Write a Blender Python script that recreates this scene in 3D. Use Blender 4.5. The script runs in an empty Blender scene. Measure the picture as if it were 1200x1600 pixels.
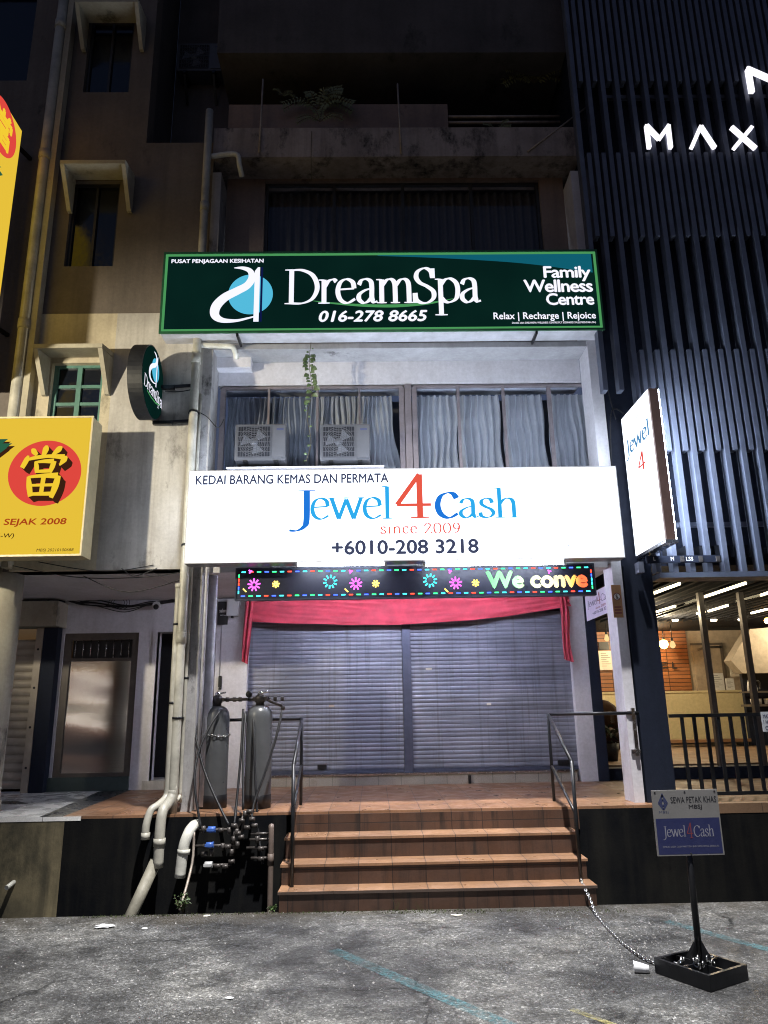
import bpy, math, random
from mathutils import Vector, Matrix, Euler
R = math.radians
random.seed(7)
S = bpy.context.scene
COL = S.collection

# ------------------------------------------------------------------ camera
CAM_H = 1.654
cam_data = bpy.data.cameras.new('camera')
cam = bpy.data.objects.new('camera', cam_data)
COL.objects.link(cam)
FPX = 1148.0
ROT = Matrix.Rotation(R(-1.05), 3, 'Z') @ Matrix.Rotation(R(105), 3, 'X') @ Matrix.Rotation(R(-1.0), 3, 'Z')
cam.matrix_world = Matrix.Translation((0, 0, CAM_H)) @ ROT.to_4x4()
cam_data.sensor_fit = 'VERTICAL'
cam_data.sensor_height = 36
cam_data.lens = FPX * 36 / 1600
cam_data.clip_end = 500
S.camera = cam
S.render.resolution_x, S.render.resolution_y = 768, 1024

# ------------------------------------------------------------------ world, night light
w = bpy.data.worlds.new('World'); S.world = w
w.use_nodes = True
nt = w.node_tree
sky = nt.nodes.new('ShaderNodeTexSky')
sky.sky_type = 'NISHITA'; sky.sun_disc = False
sky.sun_elevation = R(-1.5); sky.sun_rotation = R(200)
bg = nt.nodes['Background']
tint = nt.nodes.new('ShaderNodeMix'); tint.data_type = 'RGBA'; tint.blend_type = 'MULTIPLY'; tint.inputs[0].default_value = 1
tint.inputs[7].default_value = (.55, .68, 1.1, 1)      # city night: bluer than the twilight model
nt.links.new(sky.outputs[0], tint.inputs[6]); nt.links.new(tint.outputs[2], bg.inputs[0])
bg.inputs[1].default_value = 0.42

def lamp(name, kind, loc, energy, color, size=0.2, target=None, spot=None):
    d = bpy.data.lights.new(name, kind)
    d.energy = energy; d.color = color
    if kind in ('POINT', 'SPOT'): d.shadow_soft_size = size
    if kind == 'SUN': d.angle = size
    if spot: d.spot_size = R(spot[0]); d.spot_blend = spot[1]
    o = bpy.data.objects.new(name, d); COL.objects.link(o)
    o.location = loc
    if target:
        o.rotation_euler = (Vector(target) - Vector(loc)).to_track_quat('-Z', 'Y').to_euler()
    return o
# assumed street lamp at left, then two added fill lamps (all out of frame)
lamp('assumed_street_lamp_light', 'SPOT', (-5.6, 3.6, 4.35), 1500, (1.0, .90, .68), .06, (-3.1, 7.9, 4.25), (66, .85))
lamp('overhead_fill_light', 'SPOT', (0.8, 3.2, 13.5), 20500, (1.0, .98, .96), .15, (0.3, 5.4, 0), (46, .9))  # added overhead to make up the white sign's light on the ground
fs = lamp('far_fill_light', 'AREA', (-8.5, -8.0, 2.2), 32, (1.0, .95, .86), .45, (-3.5, 10, 2.0))
fs.data.shape = 'RECTANGLE'; fs.data.size = 4.5; fs.data.size_y = .16      # unseen strip, added for front fill and the steel door's streak
S.view_settings.view_transform = 'Standard'
S.view_settings.look = 'None'
S.view_settings.exposure = 0
S.view_settings.gamma = 1
S.render.engine = 'CYCLES'
S.cycles.max_bounces = 6
S.cycles.sample_clamp_indirect = 6
S.cycles.filter_width = 1.1

# ------------------------------------------------------------------ planes of the place
P = 0.694          # height of the raised walkway
EDGE = 7.72        # its front edge
F = 7.90           # front of the party-wall pillars
W = 10.17          # back wall of the walkway
CEIL = 3.16

def ray(px, py):
    return ROT @ Vector(((px - 600) / FPX, -(py - 800) / FPX, -1))
def A(px, py, Y):
    d = ray(px, py); t = Y / d.y
    return Vector((d.x * t, Y, CAM_H + d.z * t))
def AX(px, py, X):
    d = ray(px, py); t = X / d.x
    return Vector((X, d.y * t, CAM_H + d.z * t))
def G(px, py, Z=0.0):
    d = ray(px, py); t = (Z - CAM_H) / d.z
    return Vector((d.x * t, d.y * t, Z))
def PB(px0, py0, px1, py1, Y):
    m = (py0 + py1) / 2; n = (px0 + px1) / 2
    return A(px0, m, Y).x, A(px1, m, Y).x, A(n, py1, Y).z, A(n, py0, Y).z

# ------------------------------------------------------------------ materials
MATS = {}
def newmat(name):
    m = bpy.data.materials.new(name); m.use_nodes = True
    n = m.node_tree.nodes; b = n['Principled BSDF']
    return m, n, m.node_tree.links, b
def coords(n, l, scale=(1, 1, 1)):
    tc = n.new('ShaderNodeTexCoord'); mp = n.new('ShaderNodeMapping')
    mp.inputs['Scale'].default_value = scale
    l.new(tc.outputs['Object'], mp.inputs[0])
    return mp.outputs[0]
def noise(n, l, vec, scale, detail=6, rough=.6):
    t = n.new('ShaderNodeTexNoise'); t.inputs['Scale'].default_value = scale
    t.inputs['Detail'].default_value = detail; t.inputs['Roughness'].default_value = rough
    l.new(vec, t.inputs['Vector']); return t.outputs['Fac']
def ramp(n, l, fac, stops):
    r = n.new('ShaderNodeValToRGB'); e = r.color_ramp.elements
    e[0].position, e[0].color = stops[0][0], (*stops[0][1], 1)
    e[1].position, e[1].color = stops[1][0], (*stops[1][1], 1)
    for p, c in stops[2:]:
        x = e.new(p); x.color = (*c, 1)
    l.new(fac, r.inputs[0]); return r.outputs[0]
def gr(v): return (v, v, v)
def mix(n, l, fac, a, b, mode='MIX'):
    x = n.new('ShaderNodeMix'); x.data_type = 'RGBA'; x.blend_type = mode
    for i, s in ((0, fac), (6, a), (7, b)):
        if isinstance(s, (int, float)): x.inputs[i].default_value = s
        elif isinstance(s, tuple): x.inputs[i].default_value = (*s, 1)
        else: l.new(s, x.inputs[i])
    return x.outputs[2]
def bump(n, l, b, h, strength=.3, dist=.01):
    x = n.new('ShaderNodeBump'); x.inputs['Strength'].default_value = strength
    x.inputs['Distance'].default_value = dist
    l.new(h, x.inputs['Height']); l.new(x.outputs[0], b.inputs['Normal'])

def plaster(name, base, dirt, amount=.5, mould=0.0, streak=.5, rough=.85, mouldcol=(.02, .02, .018), msc=1.6):
    m, n, l, b = newmat(name)
    v = coords(n, l)
    vs = coords(n, l, (5, 5, .35))
    f1 = ramp(n, l, noise(n, l, v, 1.3), [(.38, gr(0)), (.72, gr(1))])
    f2 = ramp(n, l, noise(n, l, vs, 1.6), [(.45, gr(0)), (.75, gr(1))])
    f3 = ramp(n, l, noise(n, l, v, 28, 3), [(.3, gr(.86)), (.75, gr(1.06))])
    c = mix(n, l, amount, base, mix(n, l, f1, base, dirt))
    s = n.new('ShaderNodeMath'); s.operation = 'MULTIPLY'; l.new(f2, s.inputs[0]); s.inputs[1].default_value = streak * amount
    c = mix(n, l, s.outputs[0], c, dirt)
    c = mix(n, l, .8, c, f3, 'MULTIPLY')
    if mould:
        f4 = noise(n, l, coords(n, l, (1, 1, .55)), msc, 9, .72)
        fm = ramp(n, l, f4, [(.62 - .22 * mould, gr(0)), (.74 - .2 * mould, gr(1))])
        c = mix(n, l, fm, c, mouldcol)
    l.new(c, b.inputs['Base Color']); b.inputs['Roughness'].default_value = rough
    if max(base) < .05: b.inputs['Specular IOR Level'].default_value = .08      # low gloss on very dark colours
    bump(n, l, b, noise(n, l, v, 45, 6, .7), .35, .006)
    MATS[name] = m; return m

def simple(name, col, rough=.5, metal=0.0, var=.25, scale=9, bmp=.12, bscale=60, coat=0):
    m, n, l, b = newmat(name)
    v = coords(n, l)
    f = ramp(n, l, noise(n, l, v, scale, 7, .65), [(.3, gr(1 - var)), (.7, gr(1 + var * .4))])
    l.new(mix(n, l, 1.0, col, f, 'MULTIPLY'), b.inputs['Base Color'])
    r = ramp(n, l, noise(n, l, v, scale * 2.3, 5), [(.3, gr(max(.03, rough - .12))), (.7, gr(min(1, rough + .12)))])
    l.new(r, b.inputs['Roughness'])
    b.inputs['Metallic'].default_value = metal
    if max(col) < .06 and rough >= .6: b.inputs['Specular IOR Level'].default_value = .08
    if bmp: bump(n, l, b, noise(n, l, v, bscale, 4), bmp, .004)
    MATS[name] = m; return m

def emit(name, col, strength):
    m, n, l, b = newmat(name)
    n.remove(b)
    e = n.new('ShaderNodeEmission'); e.inputs[0].default_value = (*col, 1); e.inputs[1].default_value = strength
    l.new(e.outputs[0], n['Material Output'].inputs[0])
    MATS[name] = m; return m

def tiles(name, base, alt, mortar, size, axes='xy', rough=.45, stain=.4, msize=.004, shift=0.0, stcol=(.05, .035, .03), streak=0.0):
    m, n, l, b = newmat(name)
    tc = n.new('ShaderNodeTexCoord'); sp = n.new('ShaderNodeSeparateXYZ'); cb = n.new('ShaderNodeCombineXYZ')
    l.new(tc.outputs['Object'], sp.inputs[0])
    ix = {'x': 0, 'y': 1, 'z': 2}
    l.new(sp.outputs[ix[axes[0]]], cb.inputs[0]); l.new(sp.outputs[ix[axes[1]]], cb.inputs[1])
    mp = n.new('ShaderNodeMapping'); mp.inputs['Location'].default_value = (shift, 0.013, 0); l.new(cb.outputs[0], mp.inputs[0])
    t = n.new('ShaderNodeTexBrick'); t.offset = 0; t.squash = 1
    t.inputs['Color1'].default_value = (*base, 1); t.inputs['Color2'].default_value = (*alt, 1); t.inputs['Mortar'].default_value = (*mortar, 1)
    t.inputs['Scale'].default_value = 1; t.inputs['Mortar Size'].default_value = msize
    t.inputs['Brick Width'].default_value = size[0]; t.inputs['Row Height'].default_value = size[1]
    t.inputs['Bias'].default_value = 0
    l.new(mp.outputs[0], t.inputs['Vector'])
    v = coords(n, l)
    f = ramp(n, l, noise(n, l, v, 2.2, 8, .7), [(.35, gr(0)), (.75, gr(1))])
    x = n.new('ShaderNodeMath'); x.operation = 'MULTIPLY'; l.new(f, x.inputs[0]); x.inputs[1].default_value = stain
    c = mix(n, l, x.outputs[0], t.outputs['Color'], stcol)
    if streak:
        fs = ramp(n, l, noise(n, l, coords(n, l, (9, 9, .5)), 1.0, 5, .7), [(.50, gr(0)), (.66, gr(streak))])
        c = mix(n, l, fs, c, stcol)
    big = ramp(n, l, noise(n, l, v, .9, 5), [(.35, gr(.72)), (.65, gr(1.15))])
    c = mix(n, l, 1.0, c, big, 'MULTIPLY')
    g = ramp(n, l, noise(n, l, v, 70, 2), [(.3, gr(.85)), (.7, gr(1.08))])
    c = mix(n, l, 1.0, c, g, 'MULTIPLY')
    l.new(c, b.inputs['Base Color'])
    l.new(ramp(n, l, noise(n, l, v, 5, 5), [(.3, gr(rough - .15)), (.7, gr(rough + .2))]), b.inputs['Roughness'])
    inv = n.new('ShaderNodeMath'); inv.operation = 'SUBTRACT'; inv.inputs[0].default_value = 1; l.new(t.outputs['Fac'], inv.inputs[1])
    bump(n, l, b, inv.outputs[0], .4, .003)
    MATS[name] = m; return m

plaster('white_wall', (.70, .69, .74), (.42, .40, .41), .55, .0, .5)
plaster('ceiling_white', (.62, .62, .66), (.38, .37, .37), .6)
plaster('pillar_plaster', (.46, .45, .45), (.18, .17, .16), .8, .42, .9, msc=3.0)
plaster('cream_wall', (.60, .54, .40), (.33, .28, .21), .8, .12, .9, msc=1.1, mouldcol=(.06, .05, .04))
plaster('grey_cream_wall', (.56, .54, .51), (.30, .28, .26), .9, .22, 1, msc=1.3, mouldcol=(.05, .045, .04))
plaster('brown_wall', (.165, .138, .12), (.10, .085, .075), .8, .14, .9, msc=1.2)
plaster('peach_wall', (.26, .19, .16), (.14, .11, .10), .8, .16, .9)
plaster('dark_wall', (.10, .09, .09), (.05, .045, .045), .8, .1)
plaster('band_plaster', (.40, .34, .31), (.16, .13, .12), .9, .5, 1, msc=2.6)
plaster('hood_concrete', (.46, .43, .34), (.25, .22, .17), .8, .1)
plaster('soffit', (.42, .42, .44), (.22, .22, .22), .7, .15)
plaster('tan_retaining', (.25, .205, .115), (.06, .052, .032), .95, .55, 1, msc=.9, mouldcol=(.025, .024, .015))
plaster('black_retaining_shaded', (.0035, .0042, .006), (.030, .028, .022), .45, .25, .8, rough=.9, msc=2.4, mouldcol=(.003, .0035, .004))  # black paint, made deeper to carry the shade below the walkway
plaster('drain_concrete', (.10, .10, .09), (.03, .03, .025), .9, .3)
plaster('navy_pillar', (.020, .025, .042), (.012, .015, .02), .5, 0, .6, rough=.55)
tiles('terracotta', (.34, .178, .095), (.255, .132, .07), (.09, .06, .05), (.30, .30), 'xy', .38, .45)
tiles('terracotta_riser_shaded', (.10, .050, .031), (.078, .040, .026), (.028, .018, .015), (.30, .30), 'xz', .45, .6, shift=.1, stcol=(.016, .013, .012), streak=.8)  # tread tile darkened: shade of upright faces in the colour; streaks are stains
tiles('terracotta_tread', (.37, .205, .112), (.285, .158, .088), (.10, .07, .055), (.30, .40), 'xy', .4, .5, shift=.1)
tiles('kerb_tile', (.40, .36, .31), (.35, .32, .28), (.16, .15, .14), (.30, .30), 'xz', .35, .3, shift=.05)
tiles('marble_white', (.80, .80, .78), (.74, .74, .72), (.25, .25, .25), (.60, .60), 'xy', .25, .2)
tiles('granite_black', (.035, .037, .04), (.028, .03, .034), (.015, .015, .016), (.60, .60), 'xy', .3, .2)
tiles('wood_planks', (.36, .15, .06), (.25, .10, .04), (.03, .012, .006), (1.3, .085), 'xz', .45, .35, msize=.008)
tiles('wood_floor', (.22, .13, .07), (.17, .10, .055), (.08, .05, .03), (1.2, .12), 'xy', .65, .2)
def m_shutter():
    m, n, l, b = newmat('shutter_metal')
    v = coords(n, l)
    c = ramp(n, l, noise(n, l, v, 1.4, 6), [(.35, (.17, .18, .23)), (.65, (.27, .28, .34))])
    slat = noise(n, l, coords(n, l, (.25, .25, 17)), 1.0, 2)
    c = mix(n, l, .7, c, ramp(n, l, slat, [(.38, gr(.72)), (.62, gr(1.2))]), 'MULTIPLY')
    run = ramp(n, l, noise(n, l, coords(n, l, (14, 1, .5)), 1.0, 6, .7), [(.52, gr(0)), (.70, gr(.55))])
    c = mix(n, l, run, c, (.075, .07, .075))
    rust = ramp(n, l, noise(n, l, v, 7, 7, .75), [(.66, gr(0)), (.72, gr(.7))])
    c = mix(n, l, rust, c, (.13, .075, .05))
    l.new(c, b.inputs['Base Color']); b.inputs['Metallic'].default_value = .4
    l.new(ramp(n, l, noise(n, l, v, 4, 5), [(.3, gr(.42)), (.7, gr(.65))]), b.inputs['Roughness'])
    bump(n, l, b, noise(n, l, v, 5, 4), .25, .02)
    MATS['shutter_metal'] = m
m_shutter()
simple('shutter_post', (.09, .10, .15), .45, .5, .3)
simple('beige_shutter', (.40, .35, .29), .5, .2, .25, 4)
simple('steel_edge', (.60, .60, .62), .22, 1, .2)
simple('black_metal', (.014, .015, .018), .38, .3, .4)
simple('black_paint', (.012, .013, .016), .5, 0, .4)
simple('led_panel_glow', (.02, .022, .05), .5, 0, .2)  # black case tinted navy to hold the blue glow of the dots
simple('sign_back', (.30, .31, .34), .45, .4, .3)
simple('sign_frame_green', (.03, .14, .06), .4, .3)
simple('sign_frame_brown', (.16, .10, .09), .5, .3)
simple('sign_tray', (.62, .62, .66), .5, .2, .3, 4)
simple('pvc_grey', (.48, .46, .39), .42, 0, .45, 3.2)
simple('pvc_white', (.66, .65, .58), .35, 0, .35, 6)
simple('pvc_old', (.30, .28, .22), .6, 0, .5, 5)
simple('conduit_white', (.60, .60, .66), .45, 0, .3)
simple('brown_pipe', (.16, .12, .10), .55, .1, .4)
simple('vessel_grey', (.075, .078, .082), .36, 0, .25, 5, .05)
simple('rubber', (.012, .012, .014), .45, 0, .4)
simple('fitting', (.085, .075, .07), .42, .4, .5, 30)
simple('blue_valve', (.05, .13, .45), .4)
simple('chrome', (.75, .75, .75), .18, 1, .15)
simple('chain_steel', (.62, .62, .62), .28, 1, .3, 30)
simple('ac_plastic', (.085, .088, .10), .42, 0, .12)
simple('ac_grille', (.16, .17, .20), .5, 0, .2)
simple('ac_dark', (.03, .032, .04), .6)
simple('window_frame', (.28, .245, .26), .45, .3, .25)
simple('teal_frame', (.085, .20, .17), .45, 0, .25)
simple('threshold_paint', (.05, .075, .07), .6)
simple('dark_frame', (.03, .03, .034), .5, .2)
simple('fin_metal', (.115, .13, .175), .42, .25, .25, 5)
simple('hotel_back', (.018, .022, .036), .7, 0, .3)
simple('hotel_ceiling', (.012, .013, .017), .85, 0, .3)
simple('door_brown', (.105, .09, .08), .4, .2)
simple('chair_brown', (.045, .022, .012), .7)
simple('counter_stone', (.74, .64, .38), .4, 0, .15, 16)
simple('interior_wall', (.34, .29, .23), .7)
simple('bench_wood', (.26, .14, .07), .4, 0, .3)
simple('grey_panel', (.20, .195, .19), .5, 0, .1)
simple('navy_panel', (.022, .028, .10), .5, 0, .1)
simple('white_print', (.62, .62, .62), .5, 0, .05, bmp=0)
simple('grey_print', (.24, .24, .29), .5, 0, .05, bmp=0)
simple('red_print', (.20, .04, .05), .5, 0, .05, bmp=0)
simple('black_print', (.02, .02, .024), .5, 0, .05, bmp=0)
simple('navy_print', (.04, .05, .12), .5, 0, .05, bmp=0)
simple('banner_vinyl', (.62, .58, .72), .4, 0, .1)
simple('orange_plate', (.42, .22, .10), .5)
emit('yellow_glow', (.80, .53, .045), 1.0)  # yellow sign colours glow by themselves in place of light falling on them
simple('yellow_side', (.55, .47, .28), .5, 0, .2)
emit('red_glow', (.74, .065, .05), 1.0)
emit('brown_glow', (.055, .018, .008), .8)
emit('green_glow', (.03, .17, .09), .7)
emit('gold_glow', (.90, .60, .035), 1.0)
emit('text_red_glow', (.50, .06, .012), .8)
simple('box_white', (.50, .50, .50), .5, 0, .15)
simple('paper', (.62, .58, .50), .6, 0, .05)
simple('plastic_white', (.72, .73, .74), .35, 0, .1, 20)
simple('leaf', (.055, .115, .030), .45, 0, .5, 14)
simple('leaf_deep', (.018, .035, .012), .5, 0, .5, 14)
simple('leaf_pale', (.10, .16, .055), .45, 0, .5, 14)
simple('leaf_dark', (.17, .19, .085), .5, 0, .5, 14)
simple('stem', (.08, .065, .03), .7)
simple('rust_rod', (.38, .32, .27), .6, .4, .4)
simple('moss', (.05, .065, .02), .9, 0, .5, 20)
emit('void_black', (.004, .004, .006), 0.0)
emit('lightbox_white', (.80, .88, 1.0), 2.6)
emit('lightbox_far', (.74, .84, 1.0), 42)
emit('spill_top', (.74, .84, 1.0), 32)
emit('tube_light', (.85, .92, 1.0), 50.0)
emit('assumed_walk_tube', (.74, .78, 1.0), 185)
emit('ink_blue', (.015, .19, .72), 1.0)
emit('ink_sky', (.03, .42, .86), 1.0)
emit('ink_red', (.82, .105, .065), 1.0)
emit('ink_slate', (.055, .065, .125), 1.0)
emit('ink_faint', (.84, .86, .88), 1.0)
emit('ink_grey', (.60, .62, .66), 1.0)
emit('lightbox_blade', (.84, .91, 1.0), 2.6)
emit('spill_side', (.74, .84, 1.0), 9.0)
emit('ink_ghost', (.90, .94, .98), 1.15)
emit('ink_paleblue', (.10, .28, .52), 1.0)
emit('ink_palered', (.80, .10, .08), 1.0)
emit('spa_white', (.88, .88, 1.0), 1.1)
emit('spa_green', (.07, .30, .10), 1.0)
emit('spa_teal', (.005, .11, .16), 1.0)
emit('spa_sky', (.09, .50, .72), 1.0)
emit('spa_navy', (.004, .008, .06), 1.0)
emit('max_white', (.93, .90, 1.0), 1.5)
emit('bulb_warm', (1.0, .42, .07), 70.0)
emit('bulb_clear_glow', (1.0, .70, .30), 1.2)  # unlit bulbs, given a faint warm glow of their own
emit('strip_warm', (1.0, .86, .55), 8.0)
emit('spot_warm', (1.0, .85, .6), 12.0)
LEDC = {'led_red': (1, .06, .03), 'led_green': (.04, .95, .22), 'led_cyan': (.05, .75, .80), 'led_blue': (.05, .12, 1),
        'led_magenta': (.85, .10, .80), 'led_yellow': (1, .75, .12), 'led_white': (.85, .9, 1)}
for k_, c_ in LEDC.items(): emit(k_, c_, 3.6)

def m_spa_face():
    m, n, l, b = newmat('spa_face'); n.remove(b)
    v = coords(n, l)
    c = ramp(n, l, noise(n, l, v, .9, 2), [(.3, (.0016, .0115, .0100)), (.7, (.0025, .0185, .0145))])
    e = n.new('ShaderNodeEmission'); l.new(c, e.inputs[0]); e.inputs[1].default_value = 1
    l.new(e.outputs[0], n['Material Output'].inputs[0]); MATS['spa_face'] = m
m_spa_face()

def m_led_text():
    # the moving message: colours run green, white-yellow, red along the board; lit as separate dots
    m, n, l, b = newmat('led_text'); n.remove(b)
    tc = n.new('ShaderNodeTexCoord'); sp = n.new('ShaderNodeSeparateXYZ'); l.new(tc.outputs['Generated'], sp.inputs[0])
    c = ramp(n, l, sp.outputs[0], [(0, (.25, 1, .38)), (.30, (.55, 1, .60)), (.42, (.85, 1, .60)), (.55, (1, .98, .72)), (.74, (1, .88, .45)), (.86, (1, .55, .12)), (.93, (1, .16, .06))])
    cd = n.new('ShaderNodeSeparateXYZ'); l.new(tc.outputs['Object'], cd.inputs[0])
    fs = []
    for i in (0, 2):
        a = n.new('ShaderNodeMath'); a.operation = 'PINGPONG'; l.new(cd.outputs[i], a.inputs[0]); a.inputs[1].default_value = .005
        g = n.new('ShaderNodeMath'); g.operation = 'GREATER_THAN'; l.new(a.outputs[0], g.inputs[0]); g.inputs[1].default_value = .0014
        fs.append(g.outputs[0])
    x = n.new('ShaderNodeMath'); x.operation = 'MULTIPLY'; l.new(fs[0], x.inputs[0]); l.new(fs[1], x.inputs[1])
    y = n.new('ShaderNodeMath'); y.operation = 'MULTIPLY_ADD'; l.new(x.outputs[0], y.inputs[0]); y.inputs[1].default_value = 2.6; y.inputs[2].default_value = .3
    e = n.new('ShaderNodeEmission'); l.new(c, e.inputs[0]); l.new(y.outputs[0], e.inputs[1])
    l.new(e.outputs[0], n['Material Output'].inputs[0]); MATS['led_text'] = m
m_led_text()

def m_glass(name, tint=(.8, .85, .9), rough=.02):
    m, n, l, b = newmat(name); n.remove(b)
    t = n.new('ShaderNodeBsdfTransparent'); t.inputs[0].default_value = (*tint, 1)
    g = n.new('ShaderNodeBsdfGlossy'); g.inputs['Roughness'].default_value = rough
    lw = n.new('ShaderNodeLayerWeight'); lw.inputs[0].default_value = .5
    pw = n.new('ShaderNodeMath'); pw.operation = 'POWER'; l.new(lw.outputs['Facing'], pw.inputs[0]); pw.inputs[1].default_value = 5
    ma = n.new('ShaderNodeMath'); ma.operation = 'MULTIPLY_ADD'; l.new(pw.outputs[0], ma.inputs[0]); ma.inputs[1].default_value = .8; ma.inputs[2].default_value = .045
    mx = n.new('ShaderNodeMixShader'); l.new(ma.outputs[0], mx.inputs[0]); l.new(t.outputs[0], mx.inputs[1]); l.new(g.outputs[0], mx.inputs[2])
    l.new(mx.outputs[0], n['Material Output'].inputs[0]); MATS[name] = m
m_glass('window_glass', (.86, .90, .96)); m_glass('shop_glass', (.92, .92, .92))
simple('dark_glass', (.006, .008, .014), .12, 0, .2, bmp=.02)

def m_fabric(name, col, sheen=.3, var=.3):
    m, n, l, b = newmat(name)
    v = coords(n, l)
    f = ramp(n, l, noise(n, l, v, 5, 4), [(.3, gr(1 - var)), (.7, gr(1.1))])
    l.new(mix(n, l, 1.0, col, f, 'MULTIPLY'), b.inputs['Base Color'])
    b.inputs['Roughness'].default_value = .7; b.inputs['Sheen Weight'].default_value = sheen
    bump(n, l, b, noise(n, l, v, 160, 2), .2, .002)
    MATS[name] = m
m_fabric('red_cloth', (.60, .055, .095))
m_fabric('curtain_silver', (.44, .44, .45), .5, .12)
m_fabric('curtain_dim', (.25, .26, .29), .4, .2)
MATS['curtain_silver'].node_tree.nodes['Principled BSDF'].inputs['Roughness'].default_value = .38

def m_stainless():
    m, n, l, b = newmat('stainless')
    v = coords(n, l, (.12, 1, 1.5))
    b.inputs['Metallic'].default_value = 1
    l.new(ramp(n, l, noise(n, l, coords(n, l, (1, 1, 40)), 3), [(.3, (.38, .39, .40)), (.7, (.50, .51, .52))]), b.inputs['Base Color'])
    b.inputs['Roughness'].default_value = .16
    bump(n, l, b, noise(n, l, v, 1.6, 1), .25, .05)
    MATS['stainless'] = m
m_stainless()

def m_asphalt():
    m, n, l, b = newmat('asphalt')
    v = coords(n, l)
    big = noise(n, l, v, .75, 9, .66)
    c = ramp(n, l, big, [(.34, (.032, .032, .033)), (.43, (.056, .056, .056)), (.50, (.094, .094, .092)), (.57, (.138, .137, .131)), (.66, (.185, .181, .168))])
    mid = ramp(n, l, noise(n, l, v, 6.5, 8, .75), [(.38, gr(.55)), (.62, gr(1.35))])
    c = mix(n, l, 1.0, c, mid, 'MULTIPLY')
    # stones showing in the worn surface
    vo = n.new('ShaderNodeTexVoronoi'); vo.inputs['Scale'].default_value = 75; l.new(v, vo.inputs['Vector'])
    sp = n.new('ShaderNodeSeparateColor'); l.new(vo.outputs['Color'], sp.inputs[0])
    tone = ramp(n, l, sp.outputs[0], [(.0, gr(.5)), (.70, gr(1.05)), (.88, gr(1.45)), (.97, gr(1.9)), (.995, gr(2.8))])
    c = mix(n, l, 1.0, c, tone, 'MULTIPLY')
    fine = ramp(n, l, noise(n, l, v, 170, 3, .85), [(.37, gr(.42)), (.63, gr(1.5))])
    c = mix(n, l, 1.0, c, fine, 'MULTIPLY')
    st = ramp(n, l, noise(n, l, coords(n, l, (1, 1.6, 1)), 1.9, 7, .7), [(.38, gr(.38)), (.47, gr(.82)), (.53, gr(1.05)), (.64, gr(1.3))])
    c = mix(n, l, .85, c, st, 'MULTIPLY')
    # brown grit and dirt collected near the drain edge
    sx = n.new('ShaderNodeSeparateXYZ'); l.new(v, sx.inputs[0])
    ad = n.new('ShaderNodeMath'); ad.operation = 'MULTIPLY_ADD'; l.new(noise(n, l, v, 2.2, 8, .7), ad.inputs[0]); ad.inputs[1].default_value = 1.5; l.new(sx.outputs[1], ad.inputs[2])
    dirt = ramp(n, l, ad.outputs[0], [(.0, gr(0)), (1.0, gr(1))])
    mr = n.new('ShaderNodeMapRange'); mr.inputs[1].default_value = 23.75; mr.inputs[2].default_value = 24.35; l.new(ad.outputs[0], mr.inputs[0])
    c = mix(n, l, mr.outputs[0], c, mix(n, l, .6, c, (.075, .062, .042)))
    # cracks
    ck = n.new('ShaderNodeTexVoronoi'); ck.feature = 'DISTANCE_TO_EDGE'; ck.inputs['Scale'].default_value = .85
    wv = n.new('ShaderNodeMix'); wv.data_type = 'VECTOR'; wv.inputs[0].default_value = .28
    nz = n.new('ShaderNodeTexNoise'); nz.inputs['Scale'].default_value = 2.6; nz.inputs['Detail'].default_value = 7; l.new(v, nz.inputs['Vector'])
    l.new(v, wv.inputs[4]); l.new(nz.outputs['Color'], wv.inputs[5]); l.new(wv.outputs[1], ck.inputs['Vector'])
    ckr = ramp(n, l, ck.outputs['Distance'], [(.0, gr(.12)), (.012, gr(1))])
    msk = ramp(n, l, noise(n, l, v, .8, 3), [(.48, gr(0)), (.60, gr(1))])
    c = mix(n, l, msk, c, mix(n, l, 1.0, c, ckr, 'MULTIPLY'))
    l.new(c, b.inputs['Base Color'])
    l.new(ramp(n, l, noise(n, l, v, 3, 5), [(.3, gr(.42)), (.7, gr(.8))]), b.inputs['Roughness'])
    b.inputs['Specular IOR Level'].default_value = .4
    h = mix(n, l, .5, noise(n, l, v, 120, 5, .8), vo.outputs['Distance'])
    h = mix(n, l, .35, h, noise(n, l, v, 9, 6, .7))
    bump(n, l, b, h, 1.0, .022)
    MATS['asphalt'] = m
m_asphalt()

def m_worn_paint(name, col):
    m, n, l, b = newmat(name)
    v = coords(n, l)
    b.inputs['Base Color'].default_value = (*col, 1); b.inputs['Roughness'].default_value = .7
    f = ramp(n, l, noise(n, l, v, 38, 8, .8), [(.42, gr(0)), (.58, gr(.85))])
    f2 = ramp(n, l, noise(n, l, v, 3, 5, .7), [(.33, gr(0)), (.66, gr(1))])
    l.new(mix(n, l, 1.0, f, f2, 'MULTIPLY'), b.inputs['Alpha'])
    MATS[name] = m
m_worn_paint('paint_blue', (.07, .20, .23)); m_worn_paint('paint_yellow', (.45, .40, .14))

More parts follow.
